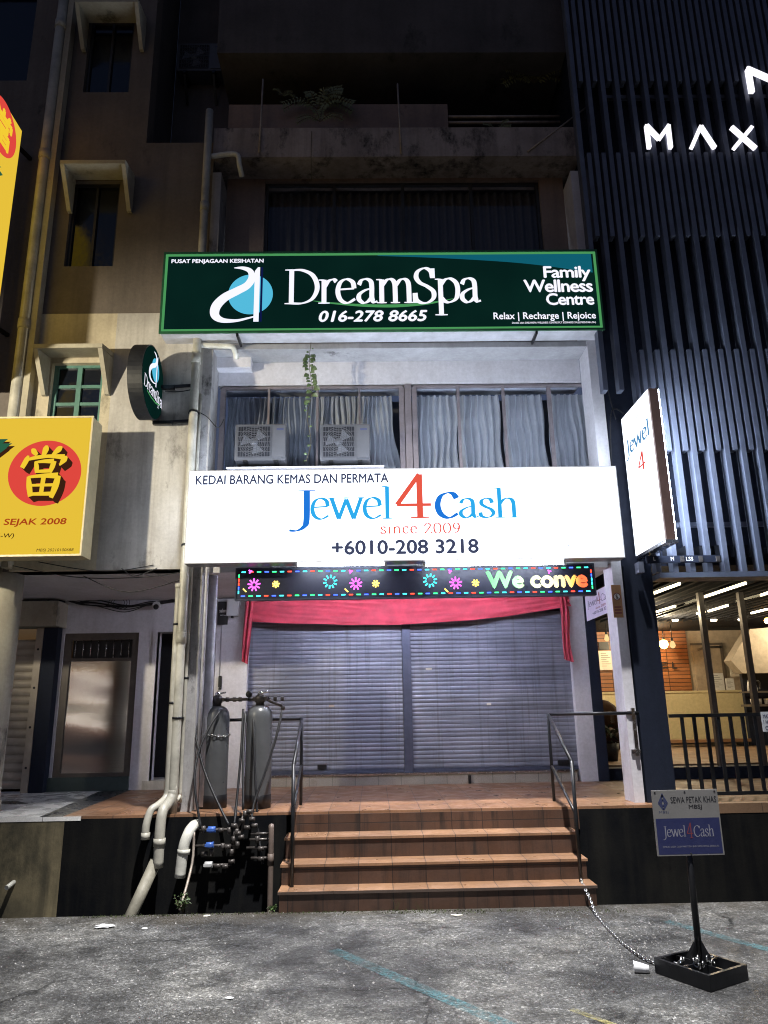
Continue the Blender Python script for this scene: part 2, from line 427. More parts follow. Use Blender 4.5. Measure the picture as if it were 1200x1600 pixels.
# ------------------------------------------------------------------ mesh builder
class MB:
    def __init__(self): self.v = []; self.f = []; self.s = []; self.k = []
    def mark(self): self.k.append((len(self.v), len(self.f))); return self
    def add(self, vs, fs, smooth=False):
        o = len(self.v); self.v += [Vector(x) for x in vs]
        self.f += [tuple(i + o for i in f) for f in fs]; self.s += [smooth] * len(fs); return self
    def box(self, x0, x1, y0, y1, z0, z1):
        if x0 > x1: x0, x1 = x1, x0
        if y0 > y1: y0, y1 = y1, y0
        if z0 > z1: z0, z1 = z1, z0
        return self.add([(x0, y0, z0), (x1, y0, z0), (x1, y1, z0), (x0, y1, z0), (x0, y0, z1), (x1, y0, z1), (x1, y1, z1), (x0, y1, z1)],
                        [(0, 3, 2, 1), (4, 5, 6, 7), (0, 1, 5, 4), (1, 2, 6, 5), (2, 3, 7, 6), (3, 0, 4, 7)])
    def bbox(self, x0, x1, y0, y1, z0, z1, r=.01, n=3):
        """box with rounded vertical-front outline (rounded in XZ) """
        pts = []
        for cx, cz, a0 in ((x1 - r, z1 - r, 0), (x0 + r, z1 - r, 90), (x0 + r, z0 + r, 180), (x1 - r, z0 + r, 270)):
            for k in range(n + 1):
                a = R(a0 + 90 * k / n); pts.append((cx + r * math.cos(a), cz + r * math.sin(a)))
        return self.prism(pts, 'y', y0, y1)
    def prism(self, pts, axis, a, b):
        n = len(pts)
        def mk(p, t):
            return {'x': (t, p[0], p[1]), 'y': (p[0], t, p[1]), 'z': (p[0], p[1], t)}[axis]
        vs = [mk(p, a) for p in pts] + [mk(p, b) for p in pts]
        fs = [tuple(range(n)), tuple(range(2 * n - 1, n - 1, -1))]
        fs += [(i, n + i, n + (i + 1) % n, (i + 1) % n) for i in range(n)]
        return self.add(vs, fs)
    def quad(self, a, b, c, d): return self.add([a, b, c, d], [(0, 1, 2, 3)])
    def bar(self, a, b, w, h=None, up=(0, 0, 1)):
        a = Vector(a); b = Vector(b); h = h or w; d = (b - a).normalized()
        u = Vector(up)
        if abs(d.dot(u)) > .95: u = Vector((1, 0, 0))
        s = d.cross(u).normalized() * w / 2; t = s.cross(d).normalized() * h / 2
        return self.add([a - s - t, a + s - t, a + s + t, a - s + t, b - s - t, b + s - t, b + s + t, b - s + t],
                        [(0, 1, 2, 3), (7, 6, 5, 4), (0, 4, 5, 1), (1, 5, 6, 2), (2, 6, 7, 3), (3, 7, 4, 0)])
    def tube(self, pts, r, n=10, closed=False, caps=True):
        pts = [Vector(p) for p in pts]; m = len(pts); vs = []; nrm = None
        rr = r if isinstance(r, (list, tuple)) else [r] * m
        for i, p in enumerate(pts):
            if closed: d = (pts[(i + 1) % m] - pts[i - 1]).normalized()
            else: d = (pts[min(i + 1, m - 1)] - pts[max(i - 1, 0)]).normalized()
            if nrm is None:
                nrm = d.orthogonal().normalized()
            nrm = (nrm - d * nrm.dot(d)).normalized(); bn = d.cross(nrm)
            vs += [p + (nrm * math.cos(2 * math.pi * k / n) + bn * math.sin(2 * math.pi * k / n)) * rr[i] for k in range(n)]
        fs = []
        for i in range(m if closed else m - 1):
            j = (i + 1) % m
            fs += [(i * n + k, i * n + (k + 1) % n, j * n + (k + 1) % n, j * n + k) for k in range(n)]
        self.add(vs, fs, True)
        if caps and not closed:
            self.add([], []); o = len(self.v) - len(vs)
            self.f += [tuple(o + k for k in range(n - 1, -1, -1)), tuple(o + (m - 1) * n + k for k in range(n))]; self.s += [False, False]
        return self
    def lathe(self, c, prof, n=24):
        c = Vector(c); vs = []
        for r, z in prof: vs += [c + Vector((r * math.cos(2 * math.pi * k / n), r * math.sin(2 * math.pi * k / n), z)) for k in range(n)]
        fs = [(i * n + k, i * n + (k + 1) % n, (i + 1) * n + (k + 1) % n, (i + 1) * n + k) for i in range(len(prof) - 1) for k in range(n)]
        return self.add(vs, fs, True)
    def disc(self, c, r, U, V, n=40, ru=None):
        c = Vector(c); U = Vector(U); V = Vector(V)
        return self.add([c + U * (r if ru is None else ru) * math.cos(2 * math.pi * k / n) + V * r * math.sin(2 * math.pi * k / n) for k in range(n)], [tuple(range(n))])
    def sphere(self, c, r, n=10, m=6, sc=(1, 1, 1)):
        c = Vector(c); vs = []; fs = []
        for i in range(m + 1):
            a = math.pi * i / m - math.pi / 2
            vs += [c + Vector((r * sc[0] * math.cos(a) * math.cos(2 * math.pi * k / n), r * sc[1] * math.cos(a) * math.sin(2 * math.pi * k / n), r * sc[2] * math.sin(a))) for k in range(n)]
        fs = [(i * n + k, i * n + (k + 1) % n, (i + 1) * n + (k + 1) % n, (i + 1) * n + k) for i in range(m) for k in range(n)]
        return self.add(vs, fs, True)
    def build(self, name, mat, parent=None, origin=None, **props):
        if len(self.k) > 1:          # separate pieces become separate objects
            ks = self.k + [(len(self.v), len(self.f))]; out = None
            for (v0, f0), (v1, f1) in zip(ks[:-1], ks[1:]):
                q = MB(); q.v = self.v[v0:v1]; q.f = [tuple(i - v0 for i in f) for f in self.f[f0:f1]]; q.s = self.s[f0:f1]
                if q.f: out = q.build(name, mat, parent, origin, **props)
            return out
        if parent is not None:
            o3 = Vector(parent['_o'])
        else:
            if origin is None:
                xs = [v.x for v in self.v]; ys = [v.y for v in self.v]; zs = [v.z for v in self.v]
                origin = ((min(xs) + max(xs)) / 2, (min(ys) + max(ys)) / 2, min(zs))
            o3 = Vector(origin)
        me = bpy.data.meshes.new(name)
        me.from_pydata([v - o3 for v in self.v], [], self.f)
        me.polygons.foreach_set('use_smooth', self.s)
        me.materials.append(MATS[mat] if isinstance(mat, str) else mat)
        me.update()
        o = bpy.data.objects.new(name, me); COL.objects.link(o)
        o['_o'] = tuple(o3)
        if parent is None: o.location = o3
        else: o.parent = parent
        for k, v in props.items(): o[k] = v
        return o

def thing(name, label, cat, loc, group=None):
    o = bpy.data.objects.new(name, None); COL.objects.link(o); o.empty_display_size = .1
    o.location = loc; o['_o'] = tuple(loc); o['label'] = label; o['category'] = cat
    if group: o['group'] = group
    return o
def tag(o, label, cat, group=None):
    o['label'] = label; o['category'] = cat
    if group: o['group'] = group
    return o
def struct(name, mb, mat): return mb.build(name, mat, kind='structure')
def copy_tree(o, parent=None):
    c = o.copy(); COL.objects.link(c)
    if parent is not None: c.parent = parent
    for ch in [x for x in bpy.data.objects if x.parent == o]: copy_tree(ch, c)
    return c
def catmull(pts, k=6):
    pts = [Vector(p) for p in pts]
    if len(pts) < 3:
        return [pts[0].lerp(pts[-1], i / k) for i in range(k + 1)]
    out = []
    for i in range(len(pts) - 1):
        p0 = pts[max(i - 1, 0)]; p1 = pts[i]; p2 = pts[i + 1]; p3 = pts[min(i + 2, len(pts) - 1)]
        for j in range(k):
            t = j / k
            out.append(.5 * ((2 * p1) + (p2 - p0) * t + (2 * p0 - 5 * p1 + 4 * p2 - p3) * t * t + (3 * p1 - p0 - 3 * p2 + p3) * t ** 3))
    out.append(pts[-1]); return out

# ------------------------------------------------------------------ lettering
def sans(body, fat=0.0, shear=0.0, space=1.0):
    c = bpy.data.curves.new('lettering', 'FONT'); c.body = body; c.size = 1; c.shear = shear
    c.space_character = space; c.resolution_u = 3; c.align_x = 'LEFT'
    o = bpy.data.objects.new('lettering', c); COL.objects.link(o)
    dg = bpy.context.evaluated_depsgraph_get(); dg.update()
    me = bpy.data.meshes.new_from_object(o.evaluated_get(dg))
    vs0 = [(v.co.x, v.co.y) for v in me.vertices]; fs0 = [tuple(p.vertices) for p in me.polygons]
    vs, fs = [], []
    for k, (dx, dy) in enumerate([(0, 0)] + ([(fat, 0), (-fat, 0), (0, fat), (0, -fat)] if fat else [])):
        o_ = len(vs); vs += [(x + dx, y + dy, float(k)) for x, y in vs0]; fs += [tuple(i + o_ for i in f) for f in fs0]
    bpy.data.objects.remove(o); bpy.data.curves.remove(c); bpy.data.meshes.remove(me)
    return vs, fs
# serif alphabet: centre lines drawn with a broad pen; (strokes, serifs, advance)
X_ = 1.0
def serif_bar(x, y, w=.40): return ('s', x, y, w)
GL = {
 'e': ([[(.14, .56), (.78, .60)], [(.78, .60), (.72, .86), (.47, .98), (.22, .84), (.12, .50), (.22, .16), (.50, .02), (.82, .18)]], [], .92),
 'w': ([[(.08, .98), (.40, .02)], [(.40, .02), (.72, .92)], [(.72, .92), (1.04, .02)], [(1.04, .02), (1.36, .98)]], [(.09, .98, .34), (.70, .98, .34), (1.36, .98, .30)], 1.45),
 'l': ([[(.24, 0), (.24, 1.50)]], [(.24, .02, .44), (.14, 1.49, .24)], .50),
 'i': ([[(.24, 0), (.24, .98)], [(.24, 1.30), (.245, 1.42)]], [(.24, .02, .44), (.14, .97, .24)], .50),
 'h': ([[(.24, 0), (.24, 1.50)], [(.26, .70), (.45, .93), (.68, .96), (.82, .80), (.84, .40), (.84, 0)]], [(.24, .02, .44), (.14, 1.49, .24), (.84, .02, .42)], 1.08),
 'n': ([[(.24, 0), (.24, .96)], [(.26, .70), (.45, .93), (.68, .96), (.82, .80), (.84, .40), (.84, 0)]], [(.24, .02, .44), (.14, .95, .24), (.84, .02, .42)], 1.08),
 'm': ([[(.24, 0), (.24, .96)], [(.26, .70), (.45, .93), (.64, .96), (.77, .80), (.79, .40), (.79, 0)], [(.81, .70), (1.0, .93), (1.2, .96), (1.33, .80), (1.35, .40), (1.35, 0)]],
       [(.24, .02, .40), (.14, .95, .24), (.79, .02, .38), (1.35, .02, .40)], 1.58),
 'r': ([[(.24, 0), (.24, .96)], [(.26, .66), (.42, .90), (.62, .97), (.74, .88)]], [(.24, .02, .46), (.14, .95, .24)], .78),
 'a': ([[(.16, .74), (.26, .92), (.46, .98), (.64, .88), (.68, .64), (.68, .22), (.76, .05), (.90, .08)], [(.66, .60), (.40, .52), (.18, .36), (.16, .16), (.34, .02), (.52, .08), (.67, .24)]], [], .94),
 's': ([[(.62, .74), (.56, .92), (.38, .98), (.19, .88), (.17, .70), (.34, .55), (.56, .43), (.66, .24), (.54, .07), (.34, .02), (.14, .10), (.10, .28)]], [], .76),
 'c': ([[(.74, .76), (.64, .93), (.46, .98), (.22, .84), (.12, .50), (.22, .16), (.48, .02), (.76, .18)]], [], .84),
 'p': ([[(.24, -.50), (.24, .96)], [(.26, .72), (.44, .93), (.66, .97), (.88, .80), (.94, .50), (.86, .17), (.60, .02), (.40, .06), (.26, .20)]], [(.24, -.48, .50), (.14, .95, .24)], 1.06),
 'J': ([[(.52, 1.38), (.52, .10), (.44, -.20), (.24, -.36), (.02, -.34)]], [(.52, 1.37, .52)], .78),
 'C': ([[(1.16, 1.12), (1.02, 1.33), (.76, 1.41), (.42, 1.30), (.18, 1.02), (.13, .68), (.24, .30), (.52, .05), (.84, 0), (1.18, .22)], [(1.16, 1.38), (1.165, 1.05)]], [], 1.28),
 'D': ([[(.28, 0), (.28, 1.38)], [(.28, 1.36), (.70, 1.36), (1.10, 1.18), (1.30, .84), (1.30, .50), (1.10, .18), (.72, .02), (.28, .02)]], [(.26, 1.37, .50), (.26, .01, .50)], 1.46),
 'S': ([[(.84, 1.04), (.78, 1.28), (.54, 1.41), (.26, 1.28), (.18, 1.04), (.32, .82), (.62, .66), (.86, .46), (.86, .20), (.64, .02), (.38, 0), (.16, .14), (.12, .40)], [(.845, 1.40), (.85, 1.0)], [(.12, .0), (.115, .40)]], [], 1.02),
 '4': ([[(.80, 0), (.80, 1.40)], [(.80, 1.40), (.06, .42)], [(.06, .42), (1.16, .42)]], [(.80, .02, .60)], 1.22),
 '2': ([[(.10, .98), (.22, 1.28), (.48, 1.38), (.76, 1.22), (.76, .94), (.50, .52), (.10, .04)], [(.10, .04), (.90, .04), (.93, .20)]], [], 1.02),
 '0': ([[(.52, 1.38), (.22, 1.22), (.10, .70), (.22, .16), (.52, 0), (.82, .16), (.94, .70), (.82, 1.22), (.52, 1.38)]], [], 1.06),
 '9': ([[(.82, .92), (.80, .70), (.58, .56), (.30, .62), (.14, .92), (.26, 1.26), (.50, 1.38), (.74, 1.26), (.86, .92), (.78, .46), (.54, .12), (.20, 0)]], [], 1.02),
 ' ': ([], [], .55)}
def serif(body, stem=.17, hair=.055, ang=12, gap=0.0):
    vs, fs = [], []; x = 0; k = 0
    nib = Vector((math.cos(R(ang)), math.sin(R(ang))))
    def strip(pts, ws, lift):
        o = len(vs); n = len(pts)
        for i, p in enumerate(pts):
            d = (pts[min(i + 1, n - 1)] - pts[max(i - 1, 0)]).normalized(); nn = Vector((-d.y, d.x))
            vs.append((*(p + nn * ws[i] / 2), lift)); vs.append((*(p - nn * ws[i] / 2), lift))
        for i in range(n - 1): fs.append((o + 2 * i, o + 2 * i + 1, o + 2 * i + 3, o + 2 * i + 2))
    for ch in body:
        st, se, adv = GL[ch]
        for s in st:
            pts = catmull([Vector((x + a, b)) for a, b in s], 7 if len(s) > 2 else 4)
            ws = []
            for i in range(len(pts)):
                d = (pts[min(i + 1, len(pts) - 1)] - pts[max(i - 1, 0)]).normalized()
                ws.append(hair + (stem - hair) * abs(d.x * nib.y - d.y * nib.x) ** 1.15)
            strip(pts, ws, k); k = (k + 1) % 4
        for sx, sy, sw in se:
            strip([Vector((x + sx - sw / 2, sy)), Vector((x + sx, sy)), Vector((x + sx + sw / 2, sy))], [.04, .06, .04], 4)
        x += adv + gap
    return vs, fs

def put(mb, glyph, origin, U, V, N, fit=None, lift=.00025, taper=0):
    """glyph (vs, fs) fitted to fit=(u0,u1,v0,v1) on the plane origin + u U + v V, raised along N"""
    if not getattr(mb, 'one', 0): mb.mark()
    vs, fs = glyph
    us = [v[0] for v in vs]; ws = [v[1] for v in vs]
    a, b, c, d = min(us), max(us), min(ws), max(ws)
    u0, u1, v0, v1 = fit
    out = []
    for v in vs:
        u = u0 + (v[0] - a) / (b - a) * (u1 - u0); q = v0 + (v[1] - c) / (d - c) * (v1 - v0)
        out.append(Vector(origin) + Vector(U) * u + Vector(V) * q + Vector(N) * (v[2] * lift))
    mb.add(out, fs); return mb
def putF(mb, glyph, px0, py0, px1, py1, Y, raise_=.0):
    """glyph on a plane facing the car park, sized from the photograph's measures"""
    x0, x1, z0, z1 = PB(px0, py0, px1, py1, Y)
    return put(mb, glyph, (0, Y - raise_, 0), (1, 0, 0), (0, 0, 1), (0, -1, 0), (x0, x1, z0, z1))

# ================================================================== SETTING
mb = MB()
GX0, GX1 = -40, 40
mb.quad((GX0, -40, 0), (GX1, -40, 0), (GX1, 6.93, 0), (GX0, 6.93, 0))
struct('ground', mb, 'asphalt')
mb = MB(); mb.quad((GX0, 6.93, 0), (GX1, 6.93, 0), (GX1, 6.93, -.6), (GX0, 6.93, -.6)); mb.quad((GX0, 6.93, -.6), (GX1, 6.93, -.6), (GX1, EDGE, -.6), (GX0, EDGE, -.6))
struct('drain', mb, 'drain_concrete')
XB = G(100, 1272, P).x      # where the neighbour's stone floor meets the red tiles
XN = -3.05
mb = MB(); mb.quad((-2.86, EDGE, P), (2.86, EDGE, P), (2.86, W + .1, P), (-2.86, W + .1, P))
mb.quad((-2.86, EDGE, P), (2.86, EDGE, P), (2.86, EDGE, P - .025), (-2.86, EDGE, P - .025))
a0 = G(98, 1276, P); a1 = G(205, 1234, P)
mb.add([(-2.86, EDGE, P), (-2.86, W + .1, P), (a1.x, W + .1, P), (a0.x, EDGE, P)], [(0, 3, 2, 1)])
struct('walkway_floor', mb, 'terracotta')
mb = MB(); b0 = G(60, 1277, P); b1 = G(148, 1238, P)
mb.add([(a0.x, EDGE, P), (a1.x, W + .1, P), (b1.x, W + .1, P), (b0.x, EDGE, P)], [(0, 3, 2, 1)])
mb.add([(-30, W + .1, P), (b1.x, W + .1, P), (b1.x, W - .5, P), (-30, W - .5, P)], [(0, 3, 2, 1)]) if False else None
struct('walkway_border', mb, 'granite_black')
mb = MB(); mb.add([(b0.x, EDGE, P), (b1.x, W + .1, P), (-12, W + .1, P), (-12, EDGE, P)], [(0, 3, 2, 1)]); m_ = mb; m_.quad((-12, EDGE, P), (-2.86, EDGE, P), (-2.86, EDGE - .004, P - .04), (-12, EDGE - .004, P - .04))
struct('walkway_marble', mb, 'marble_white')
mb = MB()
for c in ((G(0, 1255, P), G(70, 1244, P)), ):
    mb.add([(c[0].x - 2, c[0].y - .12, P + .004), (c[1].x + .15, c[0].y - .12, P + .004), (c[1].x - .1, c[0].y + .16, P + .004), (c[0].x - 2, c[0].y + .16, P + .004)], [(0, 1, 2, 3)])
struct('walkway_inlay', mb, 'granite_black')
mb = MB(); mb.quad((2.86, EDGE, P), (12, EDGE, P), (12, W, P), (2.86, W, P)); mb.quad((2.86, EDGE, P), (12, EDGE, P), (12, EDGE - .004, P - .09), (2.86, EDGE - .004, P - .09))
struct('walkway_timber', mb, 'wood_floor')
def line_sheet(name, a, b, wd, mat):
    a = G(*a); b = G(*b); d = (b - a).normalized(); s = Vector((-d.y, d.x, 0)) * wd / 2; z = Vector((0, 0, .004))
    m = MB(); n = 16
    for i in range(n):
        p = a.lerp(b, i / n) + z; q = a.lerp(b, (i + 1) / n) + z
        m.quad(p - s, q - s, q + s, p + s)
    return struct(name, m, mat)
line_sheet('parking_line', (520, 1485), (880, 1640), .10, 'paint_blue')
line_sheet('parking_line', (1040, 1440), (1330, 1520), .09, 'paint_blue')
line_sheet('parking_line', (893, 1578), (985, 1612), .045, 'paint_yellow')

# ------------------------------------------------------------------ retaining walls and steps
xs0 = -.865; xs1 = 1.955
xt = G(95, 1420, -.1).x * EDGE / 6.93
t = thing('retaining_wall', 'ochre stained concrete wall under the walkway at the left edge', 'wall', (-6, EDGE, -.6))
m = MB(); m.box(-14, A(95, 1350, EDGE).x, EDGE, EDGE + .2, -.6, P - .03); m.build('wall', 'tan_retaining', t)
m = MB(); pp = A(22, 1378, EDGE); m.tube([pp + Vector((0, .02, .0)), pp + Vector((-.02, -.10, -.03))], .022, 10); m.build('weep_pipe', 'pvc_white', t)
t = thing('retaining_wall', 'black shaded wall under the red tiled walkway left of the steps', 'wall', (-2, EDGE, -.6))
m = MB(); m.box(A(95, 1350, EDGE).x, xs0, EDGE, EDGE + .2, -.6, P - .026); m.build('wall', 'black_retaining_shaded', t)
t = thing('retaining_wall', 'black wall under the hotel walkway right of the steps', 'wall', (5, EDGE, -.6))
m = MB(); m.box(xs1, 12, EDGE, EDGE + .2, -.6, P - .026); m.build('wall', 'black_retaining_shaded', t)

t = thing('entrance_steps', 'red brown tiled steps rising to the closed shop', 'steps', (.55, 6.9, 0))
ys = [6.90, 7.138, 7.403, 7.70]; zs_ = [.162, .331, .511, P - .002]
xl = [-.868, -.862, -.842, -.80]; xr = [1.968, 1.925, 1.885, 1.90]
zprev = -.02
for i in range(4):
    x0 = A((436, 440, 446.5, 455)[i], (1404, 1366, 1324, 1284)[i], ys[i]).x; x1 = A((932, 917, 903, 905)[i], (1400, 1362, 1320, 1280)[i], ys[i]).x
    m = MB(); m.box(x0, x1, ys[i], EDGE + .05, zprev, zs_[i] - .022); m.build('riser', 'terracotta_riser_shaded', t)
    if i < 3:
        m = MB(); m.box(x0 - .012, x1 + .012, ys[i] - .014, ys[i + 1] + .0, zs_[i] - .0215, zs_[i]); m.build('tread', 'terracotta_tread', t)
    zprev = zs_[i] - .0225

# ================================================================== OUR SHOPHOUSE
XL = A(300, 900, F).x; XLi = A(316, 900, F).x
XR = 2.60; XRo = 2.735
shop = thing('shophouse', 'narrow four storey shophouse with closed grey shutters and two light box signs', 'building', (.4, F, P))
m = MB(); m.box(XL, XLi, F, F + .36, P, 8.25); m.build('pillar', 'pillar_plaster', shop)
m = MB(); m.box(XR + .03, XRo, F, F + .30, P, 3.3); m.box(XR, XRo, F, F + .36, 3.3, 8.25); m.build('pillar', 'white_wall', shop)
# ground-floor walkway: ceiling, front beam, back wall, wings, kerb
m = MB(); m.box(-2.42, 2.74, F + .05, W + .3, CEIL, CEIL + .12); m.build('walkway_ceiling', 'ceiling_white', shop)
m = MB(); m.box(XLi, XR, F + .04, F + .30, CEIL - .04, 4.22); m.build('beam', 'white_wall', shop)
m = MB(); m.box(XLi, XR, F + .30, F + 1.0, 4.10, 4.22); m.build('floor_slab', 'white_wall', shop)
zk = A(640, 1209, W).z; xk0 = A(352, 1215, W).x; xk1 = A(905, 1212, W).x
m = MB(); m.box(xk0, xk1 - .02, W, W + .4, P - .02, zk - .012); m.build('kerb', 'kerb_tile', shop)
m = MB(); m.box(xk0 + .25, xk1 - .02, W - .012, W + .05, zk - .012, zk + .008); m.build('kerb_edge', 'steel_edge', shop)
xw0 = A(347, 1000, W).x; xw1 = A(386, 1100, W + .05).x; xw2 = A(896, 1090, W + .05).x; xw3 = A(912, 1000, W).x
m = MB(); m.box(xw0, xw1, W - .03, W + .35, P, CEIL); m.build('wing_wall', 'white_wall', shop)
m = MB(); m.box(xw2, xw3 + .03, W - .03, W + .35, P, CEIL); m.build('wing_wall', 'white_wall', shop)
m = MB(); m.box(xw3 + .032, A(931, 1000, W).x, W - .06, W + .3, P, CEIL); m.build('side_post', 'navy_pillar', shop)
m = MB(); m.box(xw1, xw2, W + .3, W + .34, zk, CEIL); m.build('inner_wall', 'dark_wall', shop)
def shutter(x0, x1, zb, zt, Y, pitch, mat, parent, depth=.014, axis_slope=0):
    prof = [(0, 0), (.10, -.45), (.28, -.85), (.50, -1), (.72, -.85), (.90, -.45), (.97, .1)]
    n = int((zt - zb) / pitch); vs = []; fs = []
    rows = [(zb + (i + a) * pitch, Y + b * depth) for i in range(n) for a, b in prof] + [(zb + n * pitch, Y)]
    seg = 14
    ph = [random.uniform(-1, 1) for _ in range(seg + 1)]
    for k, (z, y) in enumerate(rows):
        for s in range(seg + 1):
            x = x0 + (x1 - x0) * s / seg
            vs.append((x, y + .004 * math.sin(z * 2.1 + ph[s]) * (0 < s < seg), z + .0012 * math.sin(k // 7 * 3.3 + s * .7)))
    c = seg + 1
    for k in range(len(rows) - 1):
        for s in range(seg): fs.append((k * c + s, k * c + s + 1, (k + 1) * c + s + 1, (k + 1) * c + s))
    mb = MB(); mb.add(vs, fs, False)
    return mb.build('roller_shutter', mat, parent)
YS = W + .09
xsh0 = A(378, 1090, YS).x; xc0 = A(630, 1090, YS).x; xc1 = A(643, 1090, YS).x; xsh1 = A(900, 1090, YS).x
for (x0, x1) in ((xsh0, xc0 - .005), (xc1 + .005, xsh1)):
    s = shutter(x0, x1, zk + .06, 2.98, YS, .0555, 'shutter_metal', shop, .0075)
    m = MB(); m.box(x0, x1, YS - .02, YS + .02, zk + .011, zk + .058); m.build('bottom_rail', 'shutter_post', s)
    m = MB()
    for px, py, w_, h_ in ([(670, 1045, .085, .022), (764, 1100, .06, .03)] if x0 > 0 else [(518, 1103, .07, .03)]):
        q = A(px, py, YS - .018); m.mark().box(q.x - w_ / 2, q.x + w_ / 2, YS - .0185, YS - .0165, q.z - h_ / 2, q.z + h_ / 2)
    m.build('sticker', 'paper' if x0 > 0 else 'rust_rod', s)
    m = MB(); cx = (x0 + x1) / 2; m.bbox(cx - .06 if x0 < 0 else x1 - .32, cx + .06 if x0 < 0 else x1 - .14, YS - .035, YS - .02, zk + .07, zk + .13, .008); m.build('lock', 'black_metal', s)
m = MB(); m.box(xc0, xc1, YS - .05, YS + .04, zk, 3.0)
for z in (1.0, 1.5, 2.0, 2.5): m.box((xc0 + xc1) / 2 - .015, (xc0 + xc1) / 2 + .015, YS - .056, YS - .05, z, z + .05)
m.build('shutter_post', 'shutter_post', shop)
m = MB(); m.box(xsh0 - .02, xsh1 + .02, YS - .05, YS + .25, 2.985, CEIL - .002); m.build('shutter_box', 'shutter_post', shop)

# first floor: fascia, window band with curtains behind
YW = F + .42
x0 = XLi; x1 = XR
zt = A(640, 608, YW).z; zb = 4.25
zf = 5.80
m = MB(); m.box(x0, x1, YW - .05, YW + .3, zt + .045, zf + .25); m.build('fascia', 'white_wall', shop)
m = MB(); xx = A(392, 560, YW - .2).x; m.box(x0, xx, YW - .2, YW - .052, A(360, 574, YW - .2).z, zf + .2); m.build('duct_box', 'white_wall', shop)
m = MB(); m.box(x0, x1, F + .02, YW - .052, 5.79, 5.86); m.build('upper_slab', 'soffit', shop)
m = MB(); m.box(x0, x1, YW + 1.2, YW + 1.25, 4.2, 5.8); m.build('inner_wall', 'dark_wall', shop)
def window(parent, xs, Y, z0, z1, fr, pane, wbar=.04, rows=None, thick=None, depth=.05, name='window'):
    f = MB(); h = wbar / 2
    f.box(xs[0] - h, xs[-1] + h, Y - depth, Y, z1, z1 + wbar); f.box(xs[0] - h, xs[-1] + h, Y - depth, Y, z0 - wbar, z0)
    for i, x in enumerate(xs):
        ww = thick[i] if thick else h
        f.box(x - ww, x + ww, Y - depth, Y, z0, z1)
    for z in (rows or []):
        for a, b in zip(xs[:-1], xs[1:]): f.box(a + h, b - h, Y - depth + .006, Y - .006, z - h * .7, z + h * .7)
    o = f.build(name, fr, parent)
    g = MB(); g.quad((xs[0], Y - .018, z0), (xs[-1], Y - .018, z0), (xs[-1], Y - .018, z1), (xs[0], Y - .018, z1)); g.build('pane', pane, o)
    return o
def wx(px, y=660): return A(px, y, YW).x
window(shop, [wx(v) for v in (348, 420, 496, 562, 628)], YW, zb, zt, 'window_frame', 'window_glass', .026, thick=[.03, .012, .014, .012, .03])
window(shop, [wx(v) for v in (648, 717, 788, 860, 931)], YW, zb, zt, 'window_frame', 'window_glass', .026, thick=[.03, .016, .016, .022, .03])
m = MB(); m.box(wx(633), wx(643), YW - .06, YW + .1, zb - .02, zt + .04); m.build('mullion_post', 'window_frame', shop)
def curtain(px0, px1, flare, mat, parent, seed, band=None, gathers=9, Y=YW + .10, top=None):
    rnd = random.Random(seed)
    xa, xb = wx(px0), wx(px1); zt_ = (top or zt) - .05; n = gathers * 10; rows = 22
    ph = [rnd.uniform(.6, 1.4) for _ in range(gathers + 2)]
    vs = []; fs = []
    for r in range(rows + 1):
        t_ = r / rows; z = zt_ + (4.22 - zt_) * t_
        for i in range(n + 1):
            u = i / n
            g = u * gathers; amp = .022 + .018 * t_
            if band and abs(t_ - band) < .05: amp *= .5
            wv = math.sin(2 * math.pi * g + .8 * math.sin(3 * t_ + seed)) * amp * ph[int(g)]
            sg = .010 * math.cos(4 * math.pi * g + seed)
            x = xa + (xb - xa) * u + flare * t_ * t_ * (u - .3) + .012 * math.sin(9 * t_ + g)
            vs.append((x, Y + wv + sg, z))
    c = n + 1
    for r in range(rows):
        for i in range(n): fs.append((r * c + i, r * c + i + 1, (r + 1) * c + i + 1, (r + 1) * c + i))
    q = MB(); q.add(vs, fs, True); o = q.build('curtain', mat, parent)
    return o
curtain(351, 421, .01, 'curtain_dim', shop, 1, .3)
curtain(421, 497, .0, 'curtain_dim', shop, 2, .3)
curtain(496, 562, .0, 'curtain_silver', shop, 3, .3, 8)
curtain(561, 612, .26, 'curtain_silver', shop, 4, .3, 7)
curtain(649, 716, -.01, 'curtain_silver', shop, 5, .32, 6)
curtain(718, 784, .03, 'curtain_silver', shop, 6, .32, 6)
curtain(790, 853, .05, 'curtain_silver', shop, 7, .32, 6)
curtain(861, 925, .06, 'curtain_silver', shop, 8, .32, 6)

# second floor: wall with big dark window, band beam and parapet above
Y3 = F + .36
zw1 = A(630, 282, Y3).z; wl = A(413, 330, Y3).x; wr = A(846, 330, Y3).x
zB0 = A(620, 248, F).z; zB1 = A(620, 203, F).z
m = MB()
m.box(x0, wl, Y3, Y3 + .2, zf + .06, zB0); m.box(wr, x1, Y3, Y3 + .2, zf + .06, zB0)
m.box(wl, wr, Y3, Y3 + .2, zw1, zB0); m.box(wl, wr, Y3, Y3 + .2, zf + .06, 6.5)
m.build('wall', 'peach_wall', shop)
window(shop, [wl + .02, wl + (wr - wl) * .25, wl + (wr - wl) * .5, wl + (wr - wl) * .75, wr - .02], Y3 + .10, 6.52, zw1 - .03, 'dark_frame', 'window_glass', .04)
curtain_y = Y3 + .26
q = MB(); n_ = 220; vs = []; fs = []
for r, z in enumerate((6.45, zw1)):
    for i in range(n_ + 1): vs.append((wl + (wr - wl) * i / n_, curtain_y + .03 * math.sin(i * .9 + .5 * math.sin(i * .13)), z))
for i in range(n_): fs.append((i, i + 1, n_ + 2 + i, n_ + 1 + i))
q.add(vs, fs, True); q.build('curtain', 'dark_wall', shop)
